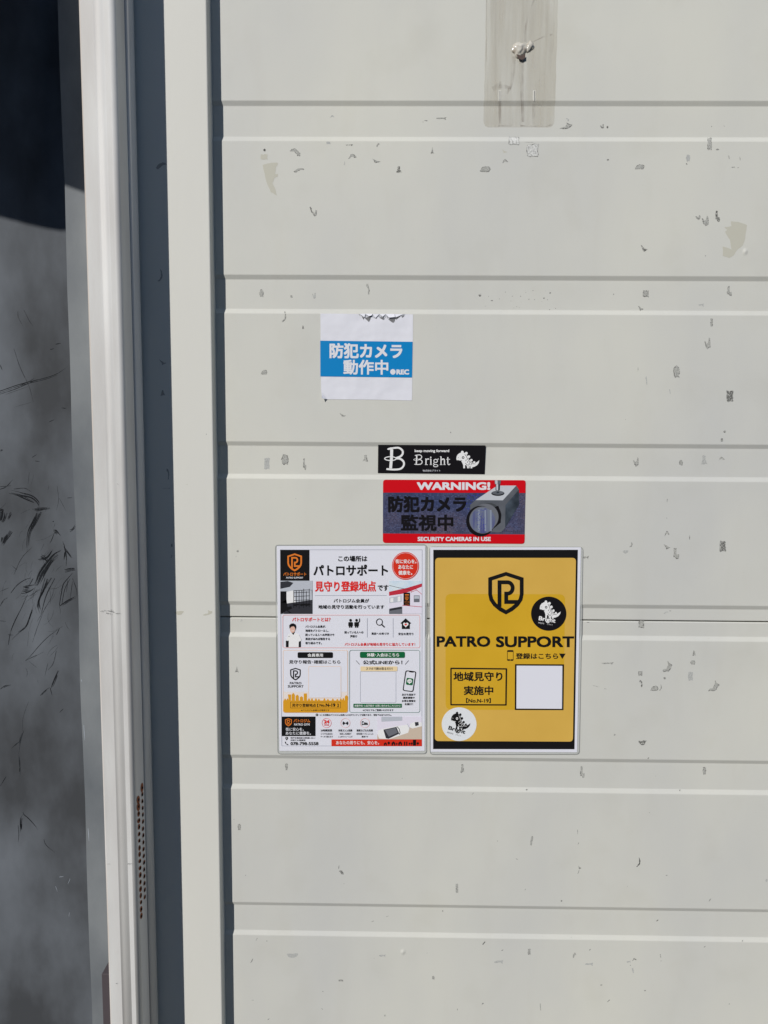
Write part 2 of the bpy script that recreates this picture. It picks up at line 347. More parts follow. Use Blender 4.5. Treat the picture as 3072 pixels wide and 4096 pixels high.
# small flecks and hairline scratches: nobody could count them
rf = random.Random(11)
fl = {0: ([], []), 1: ([], [])}
def fleck(px, py, w, h, rot=0.0):
    k = 6; pts = []
    for i in range(k):
        a = i*2*math.pi/k
        x, y = math.cos(a)*w/2*rf.uniform(.7, 1.2), math.sin(a)*h/2*rf.uniform(.7, 1.2)
        pts.append((px+x*math.cos(rot)-y*math.sin(rot), py+x*math.sin(rot)+y*math.cos(rot)))
    vv = [surf_pt(x, y, .00011, door_y) for x, y in pts]
    V, Fc = fl[0 if vv[0].z > SZ else 1]
    o = len(V); V += vv; Fc.append(tuple(range(o, o+k)))
for x, y, s in [(28, 257, 13), (77, 262, 4), (97, 287, 8), (138, 277, 4), (172, 238, 4), (203, 289, 5), (212, 262, 5), (220, 328, 3), (236, 321, 3), (250, 324, 3), (258, 262, 6), (287, 229, 5), (288, 240, 4), (305, 279, 6), (328, 230, 4), (337, 281, 4),
                (370, 242, 5), (378, 292, 4), (391, 273, 9), (398, 231, 4), (410, 282, 4), (426, 244, 10), (422, 338, 5), (456, 331, 4), (58, 318, 3), (785, 251, 8), (852, 960, 4), (1305, 33, 5), (60, 232, 3)]:
    fleck(*C4(x, y), s/1.2, s/1.4)
for fn, x, y, w, h, r in [(C1, 1252, 668, 22, 5, .1), (C1, 1234, 674, 8, 4, -.8), (C2, 1490, 950, 7, 7, 0), (C2, 1340, 716, 4, 9, 0), (C2, 1411, 713, 5, 10, -.4), (C2, 1198, 928, 5, 12, -.5), (C3, 1386, 1009, 9, 7, .8), (C3, 530, 1375, 4, 4, 0),
   (C3, 34, 1018, 3, 3, 0), (C4, 923, 675, 3, 28, 0), (C4, 1088, 1418, 4, 20, .1), (C5, 1215, 145, 4, 26, 0), (C5, 1087, 35, 8, 5, 0), (C5, 790, 1261, 12, 9, 0), (C5, 640, 625, 20, 4, -.1), (C5, 680, 985, 50, 2, .25), (C5, 738, 1001, 20, 2, .1),
   (C5, 1105, 560, 14, 3, 0), (C6, 768, 648, 4, 24, .15), (C6, 796, 738, 4, 5, 0), (C6, 680, 1335, 5, 5, 0), (C6, 1255, 1123, 4, 4, 0), (C6, 313, 1047, 5, 22, .5), (C6, 370, 1056, 5, 6, 0), (C6, 287, 1165, 6, 28, .5), (C6, 252, 692, 3, 12, -.5),
   (C6, 1037, 919, 22, 3, -.3), (C6, 955, 947, 16, 4, -.3), (C6, 1344, 890, 9, 9, 0), (C6, 1508, 242, 5, 16, .6), (C6, 1118, 156, 4, 4, 0), (C6, 1023, 1468, 8, 12, 0), (C6, 675, 1431, 12, 3, .6), (C6, 379, 1488, 16, 4, -.7), (C6, 1423, 1434, 4, 14, 0),
   (C6, 1563, 1403, 14, 4, -.7), (C6, 1570, 1068, 28, 5, -.8), (C6, 290, 1383, 18, 2, 0), (C6, 963, 1152, 5, 4, 0), (C6, 1645, 503, 4, 4, 0), (C6, 188, 383, 4, 4, 0),
   (C7, 238, 618, 20, 3, .4), (C7, 586, 528, 4, 20, .5), (C7, 581, 462, 3, 36, 0), (C7, 284, 790, 3, 14, .3), (C7, 489, 855, 8, 13, .6), (C7, 1085, 710, 12, 6, -.3), (C7, 1330, 849, 5, 24, .6), (C7, 980, 47, 14, 6, -.7), (C7, 292, 224, 12, 9, 0),
   (C7, 1160, 228, 9, 10, 0), (C7, 1032, 965, 18, 6, -.6), (C7, 543, 1061, 3, 12, .6), (C7, 50, 1093, 26, 5, -.9), (C7, 155, 1133, 14, 4, -.6), (C7, 650, 1131, 18, 4, -.8), (C7, 1300, 1114, 16, 4, -.7), (C7, 716, 1330, 14, 6, -.3), (C7, 963, 1362, 10, 8, 0),
   (C7, 755, 1421, 26, 5, -.7), (C7, 43, 1437, 16, 6, -.8), (C7, 1441, 1437, 10, 5, -.7), (C7, 1513, 1080, 8, 9, 0), (C7, 880, 1219, 5, 5, 0), (C7, 1053, 1194, 6, 5, 0), (C7, 128, 516, 4, 4, 0), (C7, 988, 354, 5, 5, 0), (C7, 863, 772, 3, 6, 0), (C7, 586, 690, 4, 26, .35), (C7, 1023, 147, 4, 4, 0),
   (C8, 1478, 840, 2, 18, 0), (C8, 1530, 290, 4, 14, 0)]:
    s = SC[fn]; fleck(*fn(x, y), w/s, h/s, r)
for i in (0, 1):
    V, Fc = fl[i]
    if V:
        o = mesh_obj('paint_flecks', V, Fc, M_CHIPR, None, (sec_up, sec_lo)[i]); o['kind'] = 'stuff'

# ------------------------------------------------------------------ glue ghost with its lump, on the upper section
def drape(name, x0, x1, y0, y1, m, lift, parent, nx=10, edge=0, seed=1, round_=0):
    r = random.Random(seed); v = []; f = []
    p0, p1 = wall(x0, y0), wall(x1, y1)
    zs = set(p0.z+(p1.z-p0.z)*i/14 for i in range(15)) | set(p1.z+.0016*i for i in range(1, 7))
    for k in range(-3, 9):
        zt = Z0-k*PT
        for z in (zt, zt-BV, zt-WO, zt-WO-BV*1.1):
            if p1.z < z < p0.z: zs.add(z)
    zs = sorted(zs, reverse=True); n = len(zs)
    for j, z in enumerate(zs):
        t = max(0, 1-(z-p1.z)/.008)
        ins = round_*(1-math.sqrt(max(0, 1-t*t)))
        for i in range(nx+1):
            x = p0.x+(p1.x-p0.x)*i/nx
            if i == 0: x += ins+r.uniform(-edge, edge)
            if i == nx: x -= ins+r.uniform(-edge, edge)
            v.append((x, door_y(z)-lift, z))
    for j in range(n-1):
        for i in range(nx):
            a = j*(nx+1)+i; f.append((a, a+nx+1, a+nx+2, a+1))
    o = mesh_obj(name, v, f, m); o.parent = parent
    return o
M_GHOST = film('glue_film', alb(184, 176, 158), .2, .6, (60, 60, 5), .65, .38)
M_GHOST2 = film('glue_streak', alb(150, 138, 122), .5, .9, (90, 90, 4), .65, .28)
M_GHOST3 = film('glue_dark', alb(140, 126, 112), .38, .75, (120, 120, 30), .65, .4)
st = drape('glue_stain', 1945, 2218, -60, 506, M_GHOST, .00012, sec_up, edge=.0004, round_=.006)
st['label'] = 'brownish rectangular glue stain running down from the top edge'
drape('glue_streaks', 1955, 2205, -60, 500, M_GHOST2, .00018, sec_up, edge=.0008, seed=4, round_=.006)
def ribbon(name, paths, m, ysurf, lift, parent, crop=lambda x, y: (x, y), sc=1.0):
    V = []; Fc = []
    for pts, w0, w1 in paths:
        P = [Vector(crop(*p)) for p in pts]; n = len(P)
        o = len(V)
        for i, p in enumerate(P):
            d = (P[min(i+1, n-1)]-P[max(i-1, 0)]).normalized(); nn = Vector((-d.y, d.x))
            t = i/(n-1); w = (w0*(1-t)+w1*t)/2/sc
            V.append(surf_pt(*(p+nn*w), lift, ysurf)); V.append(surf_pt(*(p-nn*w), lift, ysurf))
        for i in range(n-1):
            a = o+2*i; q = (a, a+1, a+3, a+2)
            A, B, D = V[q[0]], V[q[1]], V[q[2]]
            Fc.append(q if (B-A).cross(D-A).y < 0 else q[::-1])
    ob = mesh_obj(name, V, Fc, m)
    if parent: ob.parent = parent
    return ob
def dens(pts, n=5):
    out = []
    for i in range(len(pts)-1):
        for k in range(n):
            t = k/n; out.append((pts[i][0]+(pts[i+1][0]-pts[i][0])*t, pts[i][1]+(pts[i+1][1]-pts[i][1])*t))
    return out+[pts[-1]]
ribbon('glue_runs', [(dens([(222, 320), (216, 400), (206, 480), (180, 530)]), 22, 12), (dens([(262, 345), (262, 420), (266, 540), (272, 690)]), 26, 16),
    (dens([(140, 575), (140, 640), (142, 700)]), 16, 14), (dens([(333, 590), (332, 660), (334, 705)]), 18, 14), (dens([(130, 712), (200, 712), (222, 708)]), 10, 8), (dens([(255, 712), (330, 714), (400, 716), (440, 705), (450, 670)]), 9, 6),
    (dens([(334, 0), (300, 80), (288, 150), (286, 240)]), 8, 14), (dens([(330, 235), (390, 208), (438, 195)]), 4, 8), (dens([(64, 0), (64, 200), (62, 460)]), 4, 4)], M_GHOST3, door_y, .00024, sec_up, C2, 1.4155)
ribbon('glue_runs', [(dens([(100, 505), (125, 490), (160, 488), (205, 500)]), 30, 18), (dens([(128, 486), (138, 470), (146, 462)]), 26, 10)], M_GHOST3, door_y, .00028, sec_up, C2, 1.4155)
ribbon('glue_slit', [(dens([(141, 512), (140, 574)]), 15, 13)], mat('slit_pale', alb(200, 196, 184), .5, .3), door_y, .00030, sec_up, C2, 1.4155)
ribbon('glue_slit', [(dens([(335, 512), (334, 572)]), 15, 13)], mat('slit_pale', alb(200, 196, 184)), door_y, .00030, sec_up, C2, 1.4155)
for gx in (141, 336): ribbon('glue_slit', [(dens([(gx, 516), (gx, 572)]), 4, 3)], M_FLECK, door_y, .00036, sec_up, C2, 1.4155)
# the lump of hardened glue
M_GLUE = mat('clear_glue', alb(186, 180, 166), 0.12, 0.6, noise=((220, 220, 220), .45, .7, alb(150, 138, 122)))
bm = bmesh.new(); bmesh.ops.create_icosphere(bm, subdivisions=4, radius=1)
c = surf_pt(*C2(250, 285), 0, door_y)
rg = random.Random(2)
from mathutils import noise as mnoise
for v in bm.verts:
    q = v.co.copy(); nn = mnoise.noise(q*1.9+Vector((3, 1, 2)))*.28
    w = 1+nn
    x, y, z = q.x*w, q.y*w, q.z*w
    if z < 0: x *= 1-.45*min(1, -z)
    x += .55*max(0, q.x-.3)*max(0, q.z)
    v.co = Vector((c.x+x*.0094, c.y+y*.0042, c.z+z*.0098))
me = bpy.data.meshes.new('glue_lump'); bm.to_mesh(me); bm.free(); me.materials.append(M_GLUE)
for p in me.polygons: p.use_smooth = True
lump = link(bpy.data.objects.new('glue_lump', me), sec_up); lump['label'] = 'clear shiny lump of hardened glue'
bm = bmesh.new(); bmesh.ops.create_icosphere(bm, subdivisions=3, radius=1)
c = surf_pt(*C2(308, 266), 0, door_y)
for v in bm.verts:
    q = v.co*(1+mnoise.noise(v.co*2.5)*.5); v.co = Vector((c.x+q.x*.0054+q.z*.002, c.y+q.y*.0022, c.z+q.z*.0068))
me = bpy.data.meshes.new('glue_lump'); bm.to_mesh(me); bm.free(); me.materials.append(M_GLUE)
for p in me.polygons: p.use_smooth = True
link(bpy.data.objects.new('glue_lump', me), sec_up)
o = flat_patch('glue_burn', rough([C2(*p) for p in [(232, 312), (255, 322), (284, 312), (283, 336), (262, 346), (244, 338)]], 1, 8), mat('burnt_glue', alb(84, 70, 62), .4, .3), .0030, door_y, sec_up)

for dx_, dy_, dr in ((C2(1530, 1425)+(.0042,)), (C6(1122, 1117)+(.0045,)), (C8(2650, 1280)+(.004,))):
    q = surf_pt(dx_, dy_, .00005, door_y); V = [(q.x, q.y-.0009, q.z)]; Fc = []
    for k in range(4):
        for i in range(20):
            a = 2*math.pi*i/20; t = (k+1)/4; V.append((q.x+math.cos(a)*dr*t, q.y-.0009*(.5+.5*math.cos(math.pi*t)), q.z+math.sin(a)*dr*t*1.2))
    for i in range(20):
        Fc.append((0, 1+i, 1+(i+1) % 20))
        for k in range(3): Fc.append((1+20*k+i, 21+20*k+i, 21+20*k+(i+1) % 20, 1+20*k+(i+1) % 20))
    o = mesh_obj('dent', V, [f_[::-1] for f_ in Fc], M_DOOR, None, sec_up if q.z > SZ else sec_lo, True); o['label'] = 'small raised ding in the sheet'
# ------------------------------------------------------------------ flat post beside the door
YS = -0.020
PX0, PX1 = -0.3360, -0.2390
r = 0.0022
prof = [(PX0, YS)]
prof += [(PX1-r+r*math.sin(a), YS+r-r*math.cos(a)) for a in [i*math.pi/2/5 for i in range(6)]]
prof += [(PX1, 0.055), (PX0, 0.055)]
post = extrude_profile('door_post', prof, GROUND_Z, TOP_Z+.02, M_POST)
tag(post, 'flat cream metal post between the ribbed door and the white framed window', 'post')
def CP(x, y): return (x/1.62, y/1.62)
def CQ(x, y): return (x/1.62, 1024+y/1.62)
for fn, x, y, w, h, sh, tone in [(CP, 1047, 1075, 74, 46, 'crescent', 's'), (CQ, 1037, 126, 32, 78, 'arc', 's'), (CQ, 1055, 688, 46, 36, 'tri', 's'), (CQ, 1055, 888, 32, 36, 'bell', 's'), (CQ, 1088, 1410, 24, 72, 'curve', 's'),
        (CQ, 1078, 1505, 50, 5, 'streak', 's'), (C8, 1113, 217, 11, 24, 'blob', 's'), (C8, 1110, 287, 12, 20, 'arc', 's'), (C8, 1160, 655, 60, 28, 'bowl', 'n'), (C8, 1347, 652, 60, 38, 'wing', 'n'), (CQ, 1212, 1481, 14, 4, 'streak', 'n'), (CQ, 1337, 1155, 4, 6, 'blob', 'x')]:
    o = chip(*fn(x, y), w/1.62, h/1.62, sh, tone if tone != 'n' else 'b', ysurf=YS); o.parent = post

# ------------------------------------------------------------------ window: frame, bead, pane, vents
win = empty('window', (-0.36, -0.02, GROUND_Z), 'tall dark smoked window in a thick white metal frame, left of the post', 'window')
winv = Matrix.Translation((0.36, 0.02, -GROUND_Z))
def under_win(o):
    o.parent = win; o.matrix_parent_inverse = winv; return o
YF = -0.0840
XL, XR = -0.3778, -0.3341
w_ = XR-XL
fp = [(XL, 0.02), (XL, YF+.0060), (XL+.0007, YF+.0022), (XL+.0022, YF+.0004), (XL+.0030, YF)]
fp += [(XL+w_*.42, YF), (XL+w_*.45, YF+.0003), (XL+w_*.50, YF+.0004), (XL+w_*.55, YF-.0003), (XL+w_*.60, YF-.0006), (XL+w_*.66, YF-.0004), (XL+w_*.72, YF)]
rr = 0.0065
fp += [(XR-rr+rr*math.sin(a), YF+rr-rr*math.cos(a)) for a in [i*math.pi/2/8 for i in range(9)]]
fp += [(XR, -0.0515), (XR-.0080, -0.0512), (XR-.0080, 0.02)]
fmf = [0]*len(fp)
for i in (1, 2, 3): fmf[i] = 1
frame = under_win(extrude_profile('frame', fp, GROUND_Z, TOP_Z, [M_FRAME, M_TRIM], None, fmf))
rb = 0.0135
bead_p = [(XR-.0079, -0.0205), (XR-.0079, -0.0487)] + [(XR-.0020+.0062*math.sin(a), -0.0352-rb*math.cos(a)) for a in [i*math.pi/10 for i in range(1, 10)]]
bead = under_win(extrude_profile('bead', bead_p, GROUND_Z, TOP_Z, M_FRAME))
for p in bead.data.polygons: p.use_smooth = len(p.vertices) == 4
for i, p in enumerate(frame.data.polygons): p.use_smooth = 5 <= i <= 10 or 12 <= i <= 19
# pane deep in the frame, its border sheet a little nearer
YP, YB = 0.030, -0.022
xb = wall(300, 2048, YB).x
pane = under_win(boxes('pane', [(-1.70, XL+.003, YP, YP+.006, GROUND_Z+.1, TOP_Z)], M_PANE))
rr_ = random.Random(9)
# border sheet with a slightly wavy left edge
bv = []; bf = []; nseg = 60
for i in range(nseg+1):
    z = GROUND_Z+.1+(TOP_Z-GROUND_Z-.1)*i/nseg
    xx = xb+.0016*mnoise.noise(Vector((z*6, 0, 0)))+.0006*mnoise.noise(Vector((z*31, 5, 0)))
    bv += [(xx, YB, z), (XL+.002, YB, z), (XL+.002, YB+.002, z), (xx, YB+.002, z)]
for i in range(nseg):
    for k in range(4):
        a, b = i*4+k, i*4+(k+1) % 4
        bf.append((a, b, b+4, a+4))
bf += [(3, 2, 1, 0), tuple(nseg*4+k for k in range(4))]
under_win(mesh_obj('pane_border', bv, bf, M_EDGE))
def win_ribbon(name, paths, m, y, crop, sc, lift=.00012):
    # a rub mark is a bundle of fine strokes; a scratch is one stroke thin at both ends
    r = random.Random(len(paths)*7+int(sc*100)); V = []; Fc = []
    def one(pts, w, off, lf):
        P = [Vector(p) for p in pts]; n = len(P); o = len(V)
        for i, p in enumerate(P):
            d = (P[min(i+1, n-1)]-P[max(i-1, 0)]).normalized(); nn = Vector((-d.y, d.x))
            t = i/(n-1); ww = w*(.25+.75*math.sin(math.pi*min(1, .15+t*.85)))/2
            c0 = p+nn*(off*(1-.4*t))
            for sg in (1, -1): V.append(surf_pt(*crop(*(c0+nn*ww*sg)), lf, y))
        for i in range(n-1):
            a = o+2*i; q = (a, a+1, a+3, a+2)
            A, B, D = V[q[0]], V[q[1]], V[q[2]]
            Fc.append(q if (B-A).cross(D-A).y < 0 else q[::-1])
    for pts, w0, w1 in paths:
        w = max(w0, w1)
        if w <= 7: one(pts, w*.9, 0, lift); continue
        for k in range(int(w/2.1)):
            n = len(pts); a = r.randint(0, max(0, n//3)); b = n-r.randint(0, max(0, n//3))
            if b-a < 3: a, b = 0, n
            one(pts[a:b], r.uniform(1.8, 5), r.uniform(-.5, .5)*w*1.15, lift+.00001*(k+1))
    return under_win(mesh_obj(name, V, Fc, m))
def curvy(pts, n=6):                        # Catmull-Rom through the points
    P = [Vector(p) for p in pts]; P = [P[0]*2-P[1]]+P+[P[-1]*2-P[-2]]; out = []
    for i in range(1, len(P)-2):
        for k in range(n):
            t = k/n; a, b, c_, d = P[i-1:i+3]
            q = .5*((2*b)+(c_-a)*t+(2*a-5*b+4*c_-d)*t*t+(3*b-a-3*c_+d)*t*t*t); out.append((q.x, q.y))
    out.append(tuple(P[-2])); return out
SC2 = [([(-40, 890), (0, 880), (140, 832), (300, 792), (380, 760), (440, 718)], 12, 3), ([(0, 895), (100, 862), (200, 818), (240, 800)], 5, 2), ([(130, 838), (190, 812), (222, 793)], 5, 2), ([(0, 704), (15, 740)], 5, 2),
 ([(0, 1512), (40, 1495), (82, 1450)], 6, 2), ([(0, 1495), (74, 1488)], 4, 2), ([(60, 1530), (130, 1545), (200, 1560), (240, 1590), (260, 1625)], 14, 30), ([(90, 1510), (160, 1505), (205, 1530)], 5, 3), ([(110, 1545), (170, 1575), (230, 1600)], 20, 14), ([(210, 1645), (260, 1640), (325, 1634)], 22, 4),
 ([(400, 984), (430, 988)], 6, 3), ([(318, 1075), (352, 1060)], 4, 2), ([(360, 572), (395, 565)], 6, 2), ([(325, 606), (350, 600)], 5, 2), ([(435, 1568), (470, 1566)], 4, 2), ([(0, 1262), (20, 1252)], 10, 4), ([(208, 1305), (240, 1285)], 4, 2), ([(228, 1328), (258, 1332)], 4, 2), ([(0, 1655), (20, 1640)], 26, 8)]
win_ribbon('scuff_marks', [(curvy(p), a, b) for p, a, b in SC2], M_SCUFF, YP, CQ, 1.62)
SC2b = [([(115, 360), (120, 400), (150, 455)], 4, 2), ([(155, 350), (190, 420), (215, 455)], 4, 2), ([(90, 600), (130, 720), (190, 850), (215, 945)], 5, 3), ([(30, 900), (120, 868), (180, 846)], 3, 2), ([(90, 980), (215, 945)], 2, 2), ([(370, 1490), (380, 1580), (365, 1650)], 3, 2), ([(385, 1570), (430, 1655)], 3, 2), ([(190, 1400), (182, 1480)], 3, 2)]
win_ribbon('scuff_marks', [(curvy(p), a, b) for p, a, b in SC2b], M_SCUFF2, YP, CQ, 1.62)
SC3 = [([(20, -20), (10, 40), (0, 60)], 60, 40), ([(72, 0), (52, 48)], 14, 3), ([(262, -20), (225, 60), (188, 130), (176, 235)], 30, 3), ([(245, 10), (215, 80), (205, 120)], 24, 6), ([(70, 122), (40, 170), (12, 215)], 26, 6), ([(30, 150), (14, 200)], 30, 12), ([(345, 125), (362, 128), (392, 158)], 22, 10), ([(352, 135), (335, 180), (322, 205)], 5, 3),
 ([(405, 180), (420, 230), (432, 290), (430, 350)], 10, 3), ([(420, 240), (465, 300)], 10, 3), ([(425, 260), (415, 310)], 16, 4), ([(450, 125), (475, 108), (490, 82)], 14, 3), ([(245, 300), (300, 290), (340, 240)], 24, 4), ([(400, 262), (350, 290), (300, 350), (265, 400), (240, 460), (220, 480)], 34, 10), ([(350, 285), (290, 390), (255, 465)], 16, 4), ([(255, 275), (290, 300), (320, 325)], 18, 6),
 ([(70, 525), (110, 475), (160, 440), (200, 427)], 6, 3), ([(140, 485), (185, 480), (230, 470)], 10, 6), ([(130, 522), (180, 515), (225, 490)], 14, 10), ([(150, 500), (190, 500)], 30, 16), ([(215, 430), (190, 475)], 6, 3), ([(330, 425), (275, 520), (245, 600), (265, 660)], 14, 6), ([(355, 430), (300, 540), (262, 680)], 7, 3), ([(300, 430), (270, 520), (255, 560)], 14, 20),
 ([(385, 605), (395, 540), (410, 470), (440, 430), (470, 395)], 7, 4), ([(400, 600), (420, 500), (455, 430)], 5, 3), ([(390, 612), (440, 575), (500, 545)], 9, 16), ([(420, 380), (470, 370), (495, 372)], 8, 20), ([(470, 430), (495, 500), (498, 545)], 5, 5), ([(440, 440), (430, 520)], 4, 2), ([(470, 450), (455, 560)], 4, 2),
 ([(54, 860), (68, 780), (95, 710), (140, 620), (178, 535)], 7, 3), ([(68, 832), (110, 790), (170, 740), (200, 660), (224, 590)], 5, 8), ([(172, 738), (190, 690), (222, 600)], 10, 4), ([(165, 965), (200, 930), (260, 860), (310, 810), (350, 780), (405, 740)], 4, 3), ([(240, 926), (165, 962)], 4, 2), ([(365, 795), (385, 755)], 8, 4), ([(270, 520), (250, 580), (262, 640)], 12, 6),
 ([(0, 610), (25, 570), (50, 555)], 6, 3), ([(0, 1155), (35, 1128), (75, 1120)], 8, 3), ([(385, 1015), (350, 1090), (330, 1145)], 10, 5), ([(372, 1060), (345, 1130)], 5, 3), ([(262, 1198), (290, 1165), (325, 1138)], 5, 10), ([(325, 1140), (338, 1188)], 5, 2), ([(0, 705), (40, 708)], 4, 2), ([(50, 795), (86, 798)], 5, 3), ([(350, 60), (340, 62)], 6, 4), ([(90, 405), (140, 300), (210, 225)], 3, 2)]
win_ribbon('scuff_marks', [(curvy(p), a, b) for p, a, b in SC3], M_SCUFF, YP, C8, 1.62)
SC3b = [([(210, 845), (245, 740), (300, 600)], 4, 3), ([(240, 710), (330, 560), (350, 500)], 4, 3), ([(0, 515), (60, 490)], 4, 2), ([(300, 490), (370, 498)], 3, 2), ([(185, 965), (240, 1010)], 3, 2), ([(365, 900), (345, 980), (310, 1025)], 4, 6), ([(310, 980), (290, 1065)], 4, 2), ([(150, 1410), (130, 1480), (120, 1560)], 8, 10), ([(130, 1480), (75, 1535)], 8, 3), ([(410, 1275), (385, 1300)], 5, 3), ([(185, 1230), (150, 1330), (145, 1420)], 3, 3), ([(125, 1560), (132, 1700)], 10, 8), ([(110, 375), (75, 345)], 4, 2)]
win_ribbon('scuff_marks', [(curvy(p), a, b) for p, a, b in SC3b], M_SCUFF2, YP, C8, 1.62)
def C9(x, y): return (x/1.62, 3072+y/1.62)
win_ribbon('scuff_marks', [(curvy(p), a, b) for p, a, b in [([(148, 278), (156, 300), (185, 325), (230, 375), (264, 425)], 8, 3), ([(285, 462), (292, 488), (315, 515), (356, 547)], 3, 4), ([(158, 300), (140, 330), (136, 380), (134, 445)], 14, 4), ([(135, 360), (137, 400)], 16, 10), ([(118, 370), (122, 430), (118, 480)], 4, 2), ([(40, 55), (0, 120)], 5, 3), ([(128, 0), (127, 28)], 6, 4)]], M_SCUFF, YP, C9, 1.62)
win_ribbon('pale_scratches', [(curvy(p), a, b) for p, a, b in [([(385, 706), (412, 703)], 3, 3), ([(455, 715), (440, 755)], 2, 2), ([(450, 935), (446, 965)], 2, 2), ([(360, 765), (372, 800)], 2, 1)]], M_SCRL, YP, C9, 1.62)
win_ribbon('pale_scratches', [(curvy(p), a, b) for p, a, b in [([(527, 1085), (529, 1100)], 4, 4), ([(543, 1380), (549, 1480)], 4, 2)]], M_SCRL, YB, C8, 1.62)
win_ribbon('pale_scratches', [(curvy(p), a, b) for p, a, b in [([(571, 390), (574, 430), (577, 475)], 4, 2)]], M_SCRL, YB, C9, 1.62)
# dark corner block low on the left of the frame
xs0 = wall(409, 3990, -.05).x; zt = wall(410, 3896, -.05).z
under_win(boxes('corner_block', [(xs0, XL-.0004, -.050, YB-.001, GROUND_Z+.1, zt)], M_DARK, None, .001))
rh = random.Random(21); hair = []
for i in range(70):
    x, y = rh.gauss(250, 120), rh.gauss(430, 260)
    if not (10 < x < 470): continue
    a = math.radians(rh.gauss(118, 22)); L_ = rh.uniform(20, 130); k = rh.uniform(-.18, .18)
    hair.append(([(x+math.cos(a)*L_*t+math.sin(a)*L_*k*4*t*(1-t), y+math.sin(a)*L_*t-math.cos(a)*L_*k*4*t*(1-t)) for t in (0, .25, .5, .75, 1)], rh.uniform(1.2, 2.8), 1))
win_ribbon('scuff_marks', [(curvy(p, 3), a, b) for p, a, b in hair], M_SCUFF2, YP, C8, 1.62, .00009)
# small scuffs on the frame front
YFr = YF-.0016
for fn, pts, a in [(C8, [(650, 645), (680, 637), (720, 643), (740, 650)], 5), (C8, [(688, 655), (720, 660)], 6), (C8, [(748, 658), (780, 656)], 5), (C9, [(828, 619), (854, 619)], 3), (C9, [(826, 624), (850, 624)], 2), (C9, [(690, 622), (712, 622)], 2), (CQ, [(758, 1476), (768, 1480)], 4), (C8, [(720, 632), (724, 648)], 4), (C9, [(752, 1394), (757, 1400)], 6)]:
    under_win(ribbon('frame_scuff', [(dens(pts), a, a*.6)], M_CHIPR, YFr, 0, None, fn, 1.62))
# vent: two columns of rust-rimmed slots in the frame's right face
V = []; Fc = []; FM = []
def slot(y, z, hw, hh, lean, mi, lift):
    o = len(V); k = 10
    for i in range(k):
        a = 2*math.pi*i/k
        yy = y+math.cos(a)*hw; V.append((XR+lift, yy, z+math.sin(a)*hh+lean*math.cos(a)*hw))
    Fc.append(tuple(range(o, o+k))); FM.append(mi)
def zat(py): return wall(560, py, -.065).z
rv = random.Random(5)
for i in range(18):
    py = 3072+(185+i*44)/1.62; big = 1.5 if i < 2 else (1.1 if i > 15 else rv.uniform(.7, 1.05))
    slot(-.0735, zat(py+rv.uniform(-2, 2)), .0050*rv.uniform(.85, 1.1)*(1.1 if i < 4 else .9), .0040*big, -.35, 0, .0003); slot(-.0728, zat(py+1), .0026, .0022, -.4, 1, .0005)
for i in range(17):
    py = 3072+(140+i*44.5)/1.62; big = 2.2 if i == 0 else 1
    slot(-.0590+rv.uniform(-.0006, .0006), zat(py), rv.uniform(.85, 1.1)*.0042*(1.35 if i == 0 else .9), .0031*big, -.2, 0, .0003); slot(-.0586, zat(py+2), .0027, .0022, -.3, 1, .0005)
vent = under_win(mesh_obj('vent', V, Fc, [M_RUST, M_HOLE], FM)); vent['label'] = 'two columns of small rust-rimmed vent slots'

# ------------------------------------------------------------------ awning above the window: only its shade is in the photograph
SD = sdir/sdir.y
def lift_to(px, py, ysurf, y):              # point at depth y whose sun shadow falls on the pixel's point at depth ysurf
    p = wall(px, py, ysurf); return p+SD*(y-ysurf)
YA = -0.50
edge = [lift_to(x, y, YP, YA) for x, y in [(0, 868), (60, 884), (120, 900), (180, 914), (245, 925)]]
e2 = edge[-1]
pts = [(p.x, p.z) for p in edge]
sl_ = (pts[-1][1]-pts[-2][1])/(pts[-1][0]-pts[-2][0])
for q in [lift_to(x, y, YB, YA) for x, y in [(237, 737), (262, 743), (290, 753), (335, 770)]]:
    if q.x > pts[-1][0]+.004: pts.append((q.x, q.z))
xa = -0.690
left = [(-2.4, pts[0][1]+.02), (-1.6, pts[0][1]+.08), (-1.25, pts[0][1]+.06)]
tail = [(xa, pts[-1][1]-.004)] if xa > pts[-1][0] else []
low = [p for p in left if p[0] < pts[0][0]-.02]+pts+tail
ztop = 1.45
v = []
for x, z in low: v += [(x, YA, z), (x, YA, ztop), (x, YA+.02, z), (x, YA+.02, ztop)]
f = []
for i in range(len(low)-1):
    a, b = 4*i, 4*i+4
    f += [(a, b, b+1, a+1), (a+2, a+3, b+3, b+2), (a, a+2, b+2, b), (a+1, b+1, b+3, a+3)]
f += [(0, 1, 3, 2), tuple(4*(len(low)-1)+k for k in (0, 2, 3, 1))]
M_AWN = mat('awning_cloth', (0.05, 0.06, 0.08, 1), .8, .1)
aw = empty('awning', (-1.0, 0, ztop), 'dark canopy over the window whose curved hem shades the pane', 'awning')
awi = Matrix.Translation((1.0, 0, -ztop))
xend = low[-1][0]
for o in (mesh_obj('valance', v, f, M_AWN), boxes('awning_roof', [(-2.4, xend, YA, 0.02, ztop+.002, ztop+.03)], M_AWN),
          boxes('awning_cheek', [(-2.43, -2.402, YA, 0.02, low[0][1]+.02, ztop+.03)], M_AWN)):
    o.parent = aw; o.matrix_parent_inverse = awi
